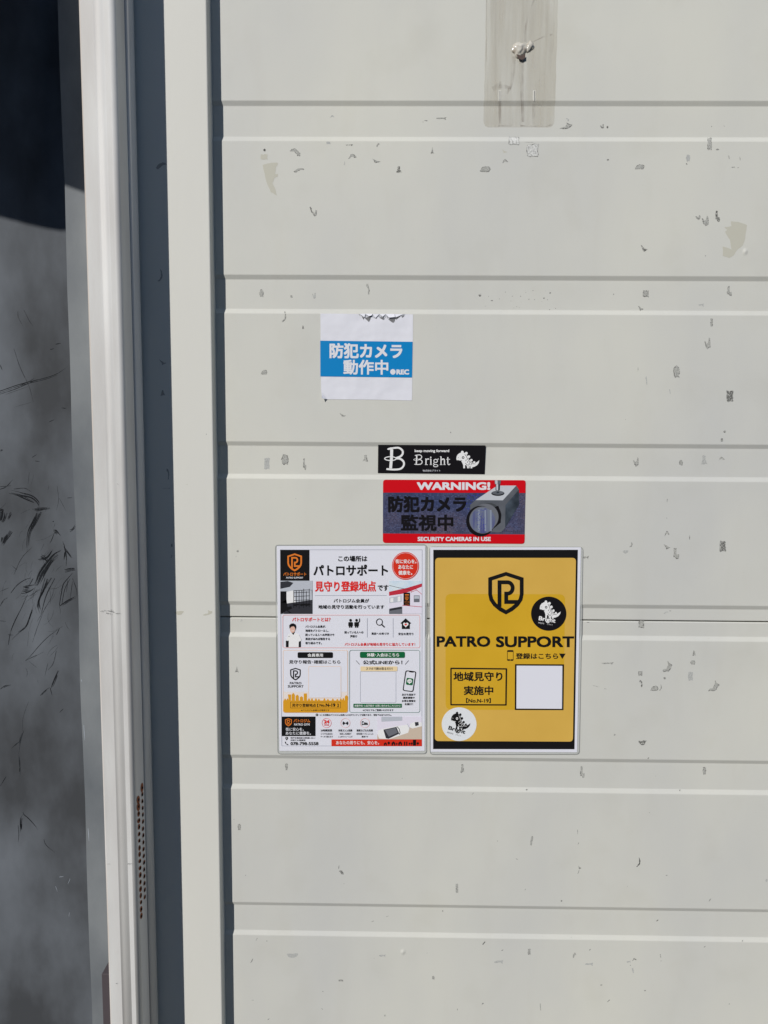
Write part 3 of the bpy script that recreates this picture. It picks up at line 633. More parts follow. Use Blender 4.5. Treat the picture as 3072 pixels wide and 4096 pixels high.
# ------------------------------------------------------------------ printed things: stickers, posters
LAY = 0.00014
TEXTS = {}
def glyphs(s):                              # letters as flat triangles in a unit box
    if s in TEXTS: return TEXTS[s]
    c = bpy.data.curves.new('lettering', 'FONT'); c.body = s; c.size = 1; c.resolution_u = 3
    o = bpy.data.objects.new('lettering', c); COL.objects.link(o)
    dg = bpy.context.evaluated_depsgraph_get(); dg.update()
    me = o.evaluated_get(dg).to_mesh()
    v = [(p.co.x, p.co.y) for p in me.vertices]; f = [tuple(p.vertices) for p in me.polygons]
    o.evaluated_get(dg).to_mesh_clear()
    bpy.data.objects.remove(o); bpy.data.curves.remove(c)
    x0 = min(p[0] for p in v); x1 = max(p[0] for p in v); y0 = min(p[1] for p in v); y1 = max(p[1] for p in v)
    TEXTS[s] = (v, f, x0, x1, y0, y1)
    return TEXTS[s]
class Frame:                                # the plane of one printed sheet
    def __init__(self, ox, oz, ang, y): self.o = (ox, oz); self.a = ang; self.y = y
    def loc(self, px, py):
        p = wall(px, py, self.y); dx, dz = p.x-self.o[0], p.z-self.o[1]
        c, s = math.cos(self.a), math.sin(self.a)
        return (dx*c+dz*s, -dx*s+dz*c)
    def empty(self, name, label, cat, group=None):
        e = empty(name, (self.o[0], self.y, self.o[1]), label, cat, group); e.rotation_euler = (0, -self.a, 0)
        return e
class Print:
    def __init__(self, name, frame, crop, base=0, flat=True):
        self.n, self.fr, self.cr, self.b = name, frame, crop, base
        self.v = []; self.f = []; self.fm = []; self.mats = []
        self.sub = 0
    def mi(self, m):
        if m not in self.mats: self.mats.append(m)
        return self.mats.index(m)
    def q(self, pts): return [self.fr.loc(*self.cr(*p)) for p in pts]
    def put(self, uv, faces, m, lay, eps=0.0):
        o = len(self.v); y = -(self.b+lay)*LAY-eps; k = self.mi(m)
        self.v += [(u, y, w) for u, w in uv]
        for t in faces:
            a, b, c = uv[t[0]], uv[t[1]], uv[t[2]]
            ar = (b[0]-a[0])*(c[1]-a[1])-(b[1]-a[1])*(c[0]-a[0])
            self.f.append(tuple(o+i for i in (t if ar > 0 else t[::-1]))); self.fm.append(k)
    def poly(self, pts, m, lay=0):
        uv = self.q(pts)
        tri = geometry.tessellate_polygon([[Vector((u, w, 0)) for u, w in uv]])
        self.put(uv, [tuple(t) for t in tri], m, lay)
    def rect(self, x0, y0, x1, y1, m, lay=0): self.poly([(x0, y0), (x1, y0), (x1, y1), (x0, y1)], m, lay)
    @staticmethod
    def rr(x0, y0, x1, y1, r, n=5):
        out = []
        for cx, cy, a0 in ((x1-r, y0+r, -90), (x1-r, y1-r, 0), (x0+r, y1-r, 90), (x0+r, y0+r, 180)):
            out += [(cx+r*math.cos(math.radians(a0+90*i/n)), cy+r*math.sin(math.radians(a0+90*i/n))) for i in range(n+1)]
        return out
    def rrect(self, x0, y0, x1, y1, r, m, lay=0): self.poly(self.rr(x0, y0, x1, y1, r), m, lay)
    def loop(self, outer, inner, m, lay=0):  # band between two outlines of equal length
        a, b = self.q(outer), self.q(inner); n = len(a)
        self.put(a+b, [(i, (i+1) % n, n+(i+1) % n, n+i) for i in range(n)], m, lay)
    def rline(self, x0, y0, x1, y1, r, w, m, lay=0):
        self.loop(self.rr(x0, y0, x1, y1, r), self.rr(x0+w, y0+w, x1-w, y1-w, max(.1, r-w)), m, lay)
    @staticmethod
    def el(cx, cy, rx, ry, n=40): return [(cx+rx*math.cos(2*math.pi*i/n), cy+ry*math.sin(2*math.pi*i/n)) for i in range(n)]
    def disc(self, cx, cy, rx, ry, m, lay=0, n=40): self.poly(self.el(cx, cy, rx, ry, n), m, lay)
    def ring(self, cx, cy, rx, ry, w, m, lay=0, n=40): self.loop(self.el(cx, cy, rx, ry, n), self.el(cx, cy, rx-w, ry-w, n), m, lay)
    def stroke(self, pts, w, m, lay=0, w1=None):
        P = [Vector(p) for p in pts]; n = len(P); L = []
        for i, p in enumerate(P):
            d0 = (P[i]-P[i-1]).normalized() if i else (P[1]-P[0]).normalized()
            d1 = (P[i+1]-P[i]).normalized() if i < n-1 else d0
            nn = Vector((-(d0.y+d1.y), d0.x+d1.x))
            nn = nn.normalized() if nn.length > 1e-6 else Vector((-d0.y, d0.x))
            k = min(2.0, 1/max(.35, nn.dot(Vector((-d0.y, d0.x)))))
            ww = w if w1 is None else w+(w1-w)*i/(n-1)
            L += [tuple(p+nn*k*ww/2), tuple(p-nn*k*ww/2)]
        self.put(self.q(L), [(2*i, 2*i+1, 2*i+3, 2*i+2) for i in range(n-1)], m, lay)
    def text(self, s, x0, y0, x1, y1, m, lay=0, bold=0.0, n=8, skew=0.0, warp=None):
        v, f, a0, a1, b0, b1 = glyphs(s)
        # letters stretched to the box they fill in the photograph; weight added by repeating them slightly apart
        a0, a1, b0, b1 = a0-bold, a1+bold, b0-bold, b1+bold
        offs = [(0, 0)] if not bold else ([(bold*i, bold*j) for i in (-1, 0, 1) for j in (-1, 0, 1)] if n > 4 else [(bold*i, bold*j) for i in (-1, 1) for j in (-1, 1)])
        for k_, (dx, dy) in enumerate(offs):
            P = []
            for x, y in v:
                t, w = (x+dx-a0)/(a1-a0), (y+dy-b0)/(b1-b0)
                P.append((x0+(x1-x0)*t, y1+(y0-y1)*w+skew*t))
            if warp: P = [warp(*p) for p in P]
            self.put(self.q(P), f, m, lay, k_*3e-6)
    def build(self, parent, thick=0):
        o = mesh_obj(self.n, self.v, self.f, self.mats, self.fm, parent)
        return o
INK = mat('ink_black', (0.010, 0.010, 0.011, 1), .35, .25)
PAPER = mat('paper_white', alb(206, 204, 208), .4, .25)
PAPER2 = mat('label_white', alb(204, 202, 204), .5, .2, bump=(28, .5, .004))
WHITE = mat('print_white', alb(216, 216, 216), .4, .2)
ORANGE = mat('print_orange', alb(205, 112, 40), .4, .2)
REDP = mat('print_red', alb(196, 46, 28), .4, .2)
REDT = mat('print_red_text', alb(206, 40, 36), .4, .2)
PINK = mat('print_pink_line', alb(214, 150, 142), .4, .2)
TANL = mat('print_tan_line', alb(214, 172, 130), .4, .2)
TAN = mat('print_tan', alb(222, 192, 150), .4, .2)
AMBER = mat('print_amber', alb(200, 142, 36), .4, .2)
GREENP = mat('print_green', alb(18, 92, 52), .4, .2)
GREENL = mat('print_green_line', alb(82, 116, 104), .4, .2)
GREYL = mat('print_grey', alb(140, 142, 150), .4, .2)
DGREY = mat('print_dark_grey', alb(48, 48, 52), .4, .2)
MGREY = mat('print_mid_grey', alb(100, 101, 105), .4, .2)
LGREY = mat('print_light_grey', alb(170, 172, 176), .4, .2)
LILAC = mat('print_pale', alb(207, 200, 208), .4, .2)
SKIN = mat('print_skin', alb(205, 165, 145), .4, .2)
SKYP = mat('print_sky', alb(176, 194, 212), .4, .2, noise=((60, 60, 60), .35, .65, alb(200, 207, 216)))
ROOFP = mat('print_roof', alb(176, 44, 58), .4, .2)
WOODP = mat('print_wood', alb(186, 168, 148), .4, .2)
YEL = mat('poster_yellow', alb(200, 160, 74), .4, .25, noise=((9, 9, 9), .35, .65, alb(192, 152, 68)))
YEL2 = mat('poster_gold', alb(196, 153, 40), .4, .25, noise=((9, 9, 9), .35, .65, alb(188, 146, 34)))
BLUE = mat('label_blue', alb(0, 116, 172), .45, .2)
REDS = mat('sticker_red', alb(190, 10, 22), .35, .3)
STK_BLK = mat('sticker_black', (0.010, 0.009, 0.011, 1), .3, .3)
LBLW = mat('letter_white', alb(204, 202, 202), .45, .2)
POUCH = film('pouch_plastic', alb(196, 197, 192), .0, .01, (1, 1, 1), .18, .40, .5)
POUCHRIM = mat('pouch_rim', alb(140, 140, 134), .3, .4)

def shield(P, x0, y0, x1, y1, m, lay=0):
    fx = lambda p: (x0+(p[0]-635)/355*(x1-x0), y0+(p[1]-320)/428*(y1-y0))
    out = [(813, 320), (990, 378), (990, 545), (978, 605), (940, 662), (880, 712), (813, 748), (745, 712), (686, 662), (647, 605), (635, 545), (635, 378)]
    inn = [(813, 359), (951, 405), (951, 545), (940, 590), (910, 634), (862, 674), (813, 704), (763, 674), (715, 634), (685, 590), (674, 545), (674, 405)]
    P.loop([fx(p) for p in out], [fx(p) for p in inn], m, lay)
    arc = [(828+52*math.cos(math.radians(a)), 481+57*math.sin(math.radians(a))) for a in range(-90, 91, 15)]
    w = 39*(x1-x0)/355
    P.stroke([fx(p) for p in [(748, 672), (748, 424)]+arc+[(815, 538), (815, 622), (945, 622)]], w, m, lay+.6)
def dino(P, x0, y0, x1, y1, fg, bg, lay=0, rot=0.0):
    cx, cy = (x0+x1)/2, (y0+y1)/2; k = (x1-x0)/232.0; ky = (y1-y0)/180.0
    c, s = math.cos(rot), math.sin(rot)
    def fx(p):
        u, w = (p[0]-982)*k, (p[1]-198)*ky
        return (cx+u*c-w*s, cy+u*s+w*c)
    X = lambda L: [fx(p) for p in L]
    for bx, by, br in ((928, 122, 14), (968, 133, 14), (993, 168, 14), (1019, 203, 13), (1048, 224, 11)):
        P.poly(X(P.el(bx, by, br, br, 14)), fg, lay)
    body = [(868, 186), (871, 164), (884, 143), (908, 128), (938, 124), (964, 138), (980, 163), (992, 192), (1012, 217), (1038, 232), (1064, 229), (1084, 216), (1098, 203), (1094, 230), (1076, 254), (1047, 270), (1028, 273), (1029, 284), (1012, 285), (1009, 260), (1001, 264), (1001, 283), (976, 284), (976, 268), (966, 252), (955, 254), (956, 284), (938, 284), (937, 252), (926, 226), (914, 209), (886, 208), (870, 200)]
    P.poly(X(body), fg, lay+.5)
    P.poly(X(P.el(936, 176, 13, 13, 16)), bg, lay+1); P.poly(X(P.el(936, 176, 6, 6, 12)), fg, lay+1.5)
    P.poly(X(P.el(888, 178, 3.5, 3.5, 8)), bg, lay+1)
    for L, w in (([(880, 203), (905, 209), (925, 207)], 5), ([(952, 143), (968, 162), (980, 190), (1000, 219), (1030, 239), (1060, 240)], 4.5), ([(968, 196), (962, 212)], 5), ([(985, 214), (977, 228)], 5), ([(1001, 228), (994, 242)], 5), ([(1020, 240), (1014, 252)], 5), ([(960, 232), (972, 250), (990, 252), (1003, 246)], 5), ([(988, 266), (990, 276)], 4)):
        P.stroke(X(L), w*k, bg, lay+1)
def sheet(name, fr, outline, m, parent, t=0.0003, y=0.0, crop=lambda x, y: (x, y)):   # sheet with thickness
    uv = [fr.loc(*crop(*p)) for p in outline]; n = len(uv)
    ar = sum(uv[i][0]*uv[(i+1) % n][1]-uv[(i+1) % n][0]*uv[i][1] for i in range(n))
    if ar < 0: uv = uv[::-1]
    v = [(u, y-t, w) for u, w in uv]+[(u, y, w) for u, w in uv]
    f = [tuple(t_) for t_ in geometry.tessellate_polygon([[Vector((u, w, 0)) for u, w in uv]])]
    ff = []
    for a, b, c in f:
        A, B, C_ = uv[a], uv[b], uv[c]
        ff.append((a, b, c) if (B[0]-A[0])*(C_[1]-A[1])-(B[1]-A[1])*(C_[0]-A[0]) > 0 else (a, c, b))
    ff += [(i, n+i, n+(i+1) % n, (i+1) % n) for i in range(n)]
    return mesh_obj(name, v, ff, m, None, parent)
def pouch(fr, parent, po, pr, pi, crop=lambda x, y: (x, y)):
    # clear plastic border round the paper, with the thin rim where the two foils meet
    P = Print('pouch', fr, crop); P.b = -1.5
    P.loop(po, pi, POUCH, 0)
    P.loop(po, pr, POUCHRIM, 1.2)
    return P.build(parent)
def quad_rr(tl, tr, br, bl, r, n=5):        # rounded quadrilateral
    c = [Vector(p) for p in (tl, tr, br, bl)]; out = []
    for i in range(4):
        a, b, d = c[i-1], c[i], c[(i+1) % 4]
        p0 = b+(a-b).normalized()*r; p2 = b+(d-b).normalized()*r
        for k in range(n+1):
            t = k/n; q = p0*(1-t)**2+b*2*t*(1-t)*.6+p2*t*t+(b*2*t*(1-t)*.4); out.append((q.x, q.y))
    return out
def cA(x, y): return (1080+x/2.5136, 2160+y/2.5136)
def cB(x, y): return (1080+x/2.5136, 2580+y/2.5136)
def cC(x, y): return (1700+x/2.5136, 2160+y/2.5136)
def cD(x, y): return (1700+x/2.5136, 2580+y/2.5136)
def cE(x, y): return (1480+x/2.5136, 1760+y/2.5136)
def cF(x, y): return (1240+x/3.6065, 1220+y/3.6065)

# ---- white notice poster
fr = Frame(-0.15836, 0.1163, 0.00838, -0.0010)
po = fr.empty('notice_poster', 'laminated white notice with orange and black Japanese print, left of the yellow poster', 'poster')
pouch(fr, po, quad_rr((1100, 2179), (1708, 2177), (1707, 3016), (1110, 3017), 14), quad_rr((1102, 2181), (1706, 2179), (1705, 3013.5), (1112, 3014.5), 13), quad_rr((1113, 2190), (1695, 2190), (1693, 2998), (1122, 2998), 6))
sheet('paper', fr, quad_rr((1107, 2184), (1700.6, 2184), (1698.6, 3003.7), (1117.8, 3003.7), 2), PAPER, po, .0003, .0003)
B0 = 2.5
def pr(name, crop, base=B0): return Print(name, fr, crop, base)
p = pr('print_border', cA)
p.loop([(101, 96), (1531, 96), (1527, 2072), (117, 2070)], [(104, 99), (1528, 99), (1524, 2069), (120, 2067)], GREYL, 0); p.build(po)
p = pr('emblem_panel', cA); p.rect(104, 99, 396, 408, INK, .5); pan = p.build(po)
p = pr('emblem', cA); shield(p, 175, 134, 322, 315, ORANGE, 1.2); p.build(pan)
p = pr('lettering', cA); p.text('パトロサポート', 135, 323, 365, 360, ORANGE, 1.2, .02); p.text('PATRO SUPPORT', 164, 370, 334, 387, LBLW, 1.2, .02); p.build(pan)
# printed photograph of a gym in grey
p = pr('printed_photo', cA); p.rect(104, 409, 427, 741, MGREY, .5)
p.poly([(104, 409), (427, 409), (427, 500), (104, 520)], LGREY, .8)
p.poly([(160, 520), (270, 500), (300, 640), (160, 640)], WHITE, 1.0); p.poly([(230, 500), (420, 505), (427, 640), (260, 640)], LGREY, 1.1)
p.poly([(150, 640), (427, 600), (427, 741), (140, 741)], DGREY, 1.3)
p.rect(106, 515, 166, 630, INK, 1.5); p.poly([(106, 630), (166, 600), (180, 700), (120, 741), (106, 741)], INK, 1.5)
p.poly([(104, 420), (180, 412), (235, 430), (200, 470), (104, 490)], DGREY, 1.5)
for x in (236, 262, 290, 318, 336, 362, 392): p.rect(x, 490+(x % 7)*5, x+6, 690-(x % 5)*8, INK, 1.7)
for y in (500, 522, 560, 600, 640): p.stroke([(236, y+8), (400, y)], 5, INK, 1.9)
for x in (230, 300, 350): p.poly([(x, 650), (x+50, 640), (x+62, 652), (x+10, 664)], INK, 2.0)
p.poly([(130, 680), (215, 664), (220, 690), (180, 705), (220, 735), (200, 735), (160, 700)], INK, 2.0)
o = p.build(po); o['label'] = 'grey printed photo of a weights room'
# printed photograph of a house with a red roof
p = pr('printed_photo', cA); p.rect(1197, 409, 1528, 741, SKYP, .5)
p.poly([(1197, 560), (1330, 535), (1527, 455), (1527, 741), (1197, 741)], LILAC, .8)
p.poly([(1197, 520), (1380, 480), (1527, 436), (1527, 468), (1400, 520), (1330, 540), (1197, 560)], ROOFP, 1.0)
p.stroke([(1197, 455), (1300, 480), (1410, 500)], 4, DGREY, 1.3)
p.poly([(1200, 580), (1322, 556), (1322, 620), (1200, 634)], LGREY, 1.2); p.poly([(1210, 586), (1240, 580), (1240, 622), (1210, 626)], WHITE, 1.4); p.poly([(1284, 570), (1312, 565), (1312, 614), (1284, 618)], WHITE, 1.4)
p.rect(1342, 528, 1408, 660, INK, 1.4); shield(p, 1358, 565, 1392, 606, ORANGE, 1.8); p.text('パトロ', 1352, 612, 1402, 630, ORANGE, 1.8); p.text('ジム', 1360, 634, 1396, 650, ORANGE, 1.8); p.rect(1358, 545, 1396, 556, ORANGE, 1.8)
p.rect(1446, 556, 1504, 624, MGREY, 1.3); p.rect(1450, 562, 1500, 590, LGREY, 1.5)
p.poly([(1197, 690), (1330, 668), (1330, 741), (1197, 741)], MGREY, 1.3); p.poly([(1210, 688), (1320, 668), (1326, 690), (1200, 712)], DGREY, 1.5)
p.stroke([(1330, 655), (1527, 672)], 5, ROOFP, 1.5)
for a in ((1420, 500, 1420, 528), (1460, 490, 1527, 545), (1414, 525, 1480, 500)): p.stroke([a[:2], a[2:]], 4, ROOFP, 1.5)
o = p.build(po); o['label'] = 'printed photo of a white house with a red roof'
p = pr('round_badge', cA); p.disc(1362, 259, 136, 140, REDP, .6); p.ring(1362, 259, 128, 132, 3, LBLW, 1.0); bd = p.build(po); bd['label'] = 'red printed disc with white lettering'
p = pr('lettering', cA)
p.text('街に安心を。', 1262, 193, 1472, 235, WHITE, 1.6, .02); p.text('あなたに', 1290, 250, 1438, 292, WHITE, 1.6, .02); p.text('健康を。', 1292, 306, 1430, 350, WHITE, 1.6, .02); p.build(bd)
p = pr('heading', cA)
p.text('この場所は', 686, 158, 977, 216, INK, .6, .022); p.text('パトロサポート', 437, 246, 1185, 358, INK, .6, .028)
p.text('見守り登録地点', 452, 412, 1065, 518, REDT, .6, .026); p.text('です', 1082, 450, 1190, 510, INK, .6, .026)
p.stroke([(450, 557), (1172, 556)], 2.5, GREYL, .6)
p.text('パトロジム会員が', 640, 590, 996, 630, INK, .6, .02); p.text('地域の見守り活動を行っています', 485, 652, 1148, 692, INK, .6, .02)
p.build(po)
p = pr('info_panel', cA); p.rline(127, 752, 1508, 1084, 20, 4, PINK, .5); inf = p.build(po)
p = pr('lettering', cA)
p.text('パトロサポートとは？', 223, 777, 608, 818, REDT, 1, .02)
for i, t in enumerate(('パトロジム会員が、', '地域をパトロールし、', '困っている人への声掛けや', '異変があれば報告する', '取り組みです。')):
    p.text(t, 356, 856+i*41.5, (562, 592, 646, 602, 520)[i], 882+i*41.5, INK, 1, .016, 4)
p.text('困っている人への', 749, 914, 938, 940, INK, 1, .018, 4); p.text('声掛け', 806, 954, 876, 980, INK, 1, .018, 4)
p.text('異変への気づき', 1020, 928, 1194, 952, INK, 1, .018, 4); p.text('安全の見守り', 1290, 930, 1441, 956, INK, 1, .018, 4)
p.text('パトロジム会員が地域の見守りに協力しています！', 750, 1032, 1458, 1064, REDT, 1, .016, 4)
p.build(inf)
p = pr('divider', cA); p.stroke([(977, 785), (977, 978)], 3, GREYL, 1); p.stroke([(1237, 785), (1237, 978)], 3, GREYL, 1); p.build(inf)
p = pr('icon', cA)
for x in (810, 870):
    p.disc(x, 806, 13, 14, INK, 1); p.poly(p.rr(x-23, 824, x+23, 868, 10), INK, 1); p.rect(x-16, 866, x-3, 880, INK, 1.3); p.rect(x+3, 866, x+16, 880, INK, 1.3)
p.stroke([(885, 832), (900, 818), (900, 788)], 9, INK, 1.3); o = p.build(inf); o['label'] = 'black icon of two people, one waving'
p = pr('icon', cA); p.ring(1100, 824, 34, 36, 8, INK, 1); p.stroke([(1124, 850), (1152, 876)], 13, INK, 1.2); o = p.build(inf); o['label'] = 'black magnifying glass icon'
p = pr('icon', cA); p.poly([(1364, 786), (1420, 836), (1405, 842), (1405, 893), (1325, 893), (1325, 842), (1311, 836)], INK, 1)
def heart(P, cx, cy, r, m, lay): P.poly([(cx+r*.062*16*math.sin(t)**3, cy-r*.062*(13*math.cos(t)-5*math.cos(2*t)-2*math.cos(3*t)-math.cos(4*t))) for t in [2*math.pi*i/28 for i in range(28)]], m, lay)
heart(p, 1365, 850, 28, WHITE, 1.4); heart(p, 1365, 849, 13, REDT, 1.8); o = p.build(inf); o['label'] = 'black house icon with a red heart'
p = pr('portrait', cA)
p.poly([(160, 1012), (190, 1004), (186, 1076), (160, 1076)], INK, 1); p.poly([(285, 1016), (310, 1010), (310, 1076), (285, 1076)], INK, 1)
p.poly([(170, 1014), (178, 960), (205, 935), (255, 932), (292, 950), (315, 1000), (312, 1014), (290, 1020), (288, 1076), (188, 1076), (190, 1010)], WHITE, 1.3)
p.poly([(212, 924), (250, 924), (236, 955)], INK, 1.7); p.poly(p.el(228, 898, 26, 34, 20), SKIN, 2.0)
p.poly([(196, 888), (194, 858), (210, 840), (236, 836), (258, 848), (264, 872), (258, 902), (252, 880), (236, 866), (214, 872), (202, 886)], INK, 2.3)
p.stroke([(216, 908), (230, 913), (242, 907)], 4, WHITE, 2.3); p.stroke([(186, 970), (198, 966)], 4, INK, 1.8); o = p.build(inf); o['label'] = 'small printed portrait of a smiling person in a white coat'
# members' panel
p = pr('member_panel', cB); p.rrect(132, 51, 782, 679, 18, mat('print_cream', alb(212, 200, 190), .4, .2), .4); p.rrect(136, 55, 778, 470, 15, PAPER, .8); p.rline(131, 50, 783, 679, 18, 3.5, TANL, 1.2)
sk = [(134, 560)]
for x, h, k in ((140, 26, 0), (165, 28, 0), (180, 66, 1), (218, 84, 2), (258, 66, 2), (300, 50, 2), (340, 76, 1), (380, 30, 0), (410, 30, 0), (450, 28, 0), (480, 24, 0), (535, 30, 0), (570, 22, 0), (620, 26, 0), (665, 24, 0), (700, 30, 0), (725, 34, 0), (752, 60, 2)):
    wd_ = 24 if k == 0 else 32
    if k == 0: sk += [(x, 556), (x+wd_*.2, 562-h*.7), (x+wd_*.5, 562-h), (x+wd_*.8, 562-h*.7), (x+wd_, 556)]
    elif k == 1: sk += [(x, 556), (x, 562-h), (x+wd_, 562-h), (x+wd_, 556)]
    else: sk += [(x, 556), (x, 562-h*.75), (x+wd_*.5, 562-h), (x+wd_, 562-h*.75), (x+wd_, 556)]
sk = [q for i, q in enumerate(sk) if i == 0 or q[0] > sk[i-1][0]-.01]
sk += [(781, 556), (781, 662), (766, 678), (150, 678), (134, 662)]
p.poly(sk, AMBER, 1.6); mp_ = p.build(po); mp_['label'] = 'printed panel with an orange town skyline along its foot'
p = pr('banner', cB); p.poly(p.rr(278, 71, 634, 130, 14), INK, 2.0); p.build(mp_)
p = pr('code_card', cB); p.rrect(390, 214, 713, 529, 14, PAPER, 2.2); p.rline(388, 212, 715, 531, 14, 3, TANL, 2.6); p.build(mp_)
p = pr('emblem', cB); shield(p, 203, 228, 310, 355, INK, 2.0); p.build(mp_)
p = pr('number_box', cB); p.rline(205, 571, 711, 633, 3, 3, INK, 2.2); p.build(mp_)
p = pr('lettering', cB)
p.text('会員専用', 379, 84, 533, 118, WHITE, 2.6, .02); p.text('見守り報告･確認はこちら', 192, 150, 708, 188, INK, 2.2, .02)
p.text('PATRO', 199, 370, 317, 394, INK, 2.2, .025); p.text('SUPPORT', 180, 402, 337, 427, INK, 2.2, .025)
p.text('見守り登録地点', 222, 587, 462, 621, INK, 2.4, .022); p.text('【', 474, 588, 490, 622, INK, 2.4, .02); p.text('No.', 498, 590, 556, 618, INK, 2.4, .03); p.text('N-19', 560, 585, 657, 620, INK, 2.4, .04); p.text('】', 674, 588, 690, 622, INK, 2.4, .02)
p.text('※パトロジム会員の方専用です', 313, 645, 598, 664, INK, 2.4, .012, 4)
p.build(mp_)
# sign-up panel
p = pr('signup_panel', cB); p.rline(798, 49, 1508, 679, 22, 4, GREENL, 1.0); sp_ = p.build(po); sp_['label'] = 'printed panel outlined in green for signing up'
p = pr('banner', cB); p.poly(p.rr(904, 67, 1356, 128, 14), GREENP, 1.2); o = p.build(sp_); o['label'] = 'green heading banner'
p = pr('banner', cB); p.poly(p.rr(910, 214, 1280, 262, 8), TAN, 1.2); o = p.build(sp_); o['label'] = 'tan banner'
p = pr('banner', cB); p.poly(p.rr(838, 589, 1325, 629, 6), GREENP, 1.2); o = p.build(sp_); o['label'] = 'narrow green banner'
p = pr('code_card', cB); p.rline(906, 262, 1266, 577, 10, 2.5, LGREY, 1.2); p.build(sp_)
p = pr('phone_icon', cB); sl4 = quad_rr((1362, 252), (1472, 264), (1440, 472), (1332, 458), 22); sl5 = quad_rr((1370, 261), (1462, 272), (1432, 463), (1341, 450), 16)
p.loop(sl4, sl5, INK, 1.2); p.poly([(1395, 258), (1445, 264), (1440, 276), (1400, 271)], INK, 1.5)
p.poly(quad_rr((1374, 328), (1440, 336), (1432, 404), (1366, 396), 12), GREENP, 1.5); p.disc(1404, 362, 24, 20, WHITE, 1.9); p.poly([(1396, 378), (1412, 378), (1400, 392)], WHITE, 2.1); p.text('LINE', 1388, 356, 1420, 368, GREENP, 2.4); p.build(sp_)
p = pr('lettering', cB)
p.text('体験･入会はこちら', 974, 80, 1298, 116, WHITE, 1.8, .02); p.text('公式LINEから！', 934, 152, 1330, 194, INK, 1.2, .022)
p.stroke([(864, 154), (900, 194)], 4, INK, 1.2); p.stroke([(1394, 154), (1358, 194)], 4, INK, 1.2)
p.text('スマホで読み取るだけ！', 965, 222, 1234, 250, INK, 1.8, .018, 4)
for i, t in enumerate(('友だち追加で', '最新情報や', 'お得な情報を', 'お届け！')):
    p.text(t, (1325, 1336, 1326, 1354)[i], 486+i*32, (1462, 1455, 1463, 1436)[i], 508+i*32, INK, 1.2, .018, 4)
p.text('体験予約･入会手続き･お問い合わせもこちらから！', 850, 598, 1316, 620, WHITE, 1.8, .008, 4); p.text('※どなたでもご登録いただけます', 932, 643, 1241, 664, INK, 1.2, .014, 4)
p.build(sp_)
p = pr('footnote', cB); p.disc(472, 701, 13, 13, INK, .6, 16); p.text('！', 469, 694, 475, 709, WHITE, 1, .01, 4); p.text('※この活動はパトロジム会員によるボランティア活動であり、常駐ではありません。', 498, 692, 1222, 712, INK, .6, .012, 4); p.build(po)
# gym panel
p = pr('address_panel', cB); p.rect(117, 718, 457, 914, INK, .6); gp = p.build(po)
p = pr('emblem', cB); shield(p, 152, 736, 220, 816, ORANGE, 1.2); p.build(gp)
p = pr('lettering', cB); p.text('パトロジム', 238, 743, 404, 777, ORANGE, 1.2, .02); p.text('PATRO GYM', 243, 787, 399, 809, LBLW, 1.2, .02); p.text('街に安心を。', 158, 829, 340, 862, LBLW, 1.2, .012, 4); p.text('あなたに健康を。', 158, 868, 412, 902, LBLW, 1.2, .012, 4)
p.text('神戸市長田区川西通5-101-1', 206, 924, 452, 942, INK, 1.0, .01, 4); p.text('共栄ビル2階東側', 206, 947, 354, 965, INK, 1.0, .01, 4); p.text('078-798-5558', 206, 974, 486, 1005, INK, 1.0, .025); p.build(gp)
p = pr('icon', cB); p.poly([(168, 958), (154, 938), (154, 930), (160, 923), (168, 921), (176, 923), (181, 930), (181, 938)], INK, .8); p.disc(168, 934, 5, 5, WHITE, 1.1, 12); o = p.build(gp); o['label'] = 'black map pin icon'
p = pr('icon', cB); p.stroke([(154, 974), (156, 986), (166, 996), (178, 1000)], 6, INK, .8); p.disc(155, 976, 6, 6, INK, 1, 10); p.disc(177, 999, 6, 6, INK, 1.1, 10); o = p.build(gp); o['label'] = 'black telephone handset icon'
for k, (cx, t, s1, s2) in enumerate(((569, '24時間営業', 'いつでも自分の', 'ペースで通えます'), (758, '本格マシン完備', '充実した設備で', 'しっかりトレーニング'), (954, '酸素カプセル完備', '疲労回復･リフレッシュに', '最適です'))):
    p = pr('service_icon', cB); p.ring(cx, 783, 48, 48, 3, PINK if k else REDT, .8)
    if k == 0: p.text('24', 541, 753, 597, 788, REDT, 1, .04); p.text('HOUR', 545, 795, 594, 809, REDT, 1, .03)
    elif k == 1:
        p.stroke([(728, 785), (788, 785)], 7, INK, 1)
        for x, h in ((736, 17), (746, 11), (770, 11), (780, 17)): p.rect(x-4, 785-h, x+4, 785+h, INK, 1.3)
    else: p.disc(934, 770, 7, 7, INK, 1, 12); p.rect(922, 768, 927, 806, INK, 1.2); p.rect(927, 792, 984, 801, INK, 1); p.poly([(945, 776), (976, 780), (984, 790), (945, 790)], INK, 1.2)
    hw = (57, 70, 81)[k]
    p.text(t, cx-hw-2, 846, cx+hw-2, 866, INK, 1, .018, 4); p.stroke([(cx-hw-2, 871), (cx+hw-2, 871)], 2, INK, 1)
    w1, w2 = (58, 58, 85)[k], (62, 70, 33)[k]
    p.text(s1, cx-w1, 883, cx+w1, 901, INK, 1, .012, 4); p.text(s2, cx-w2, 911, cx+w2, 929, INK, 1, .012, 4)
    o = p.build(po); o['label'] = ('round icon reading 24 hour', 'round icon of a dumbbell', 'round icon of a person lying down')[k]
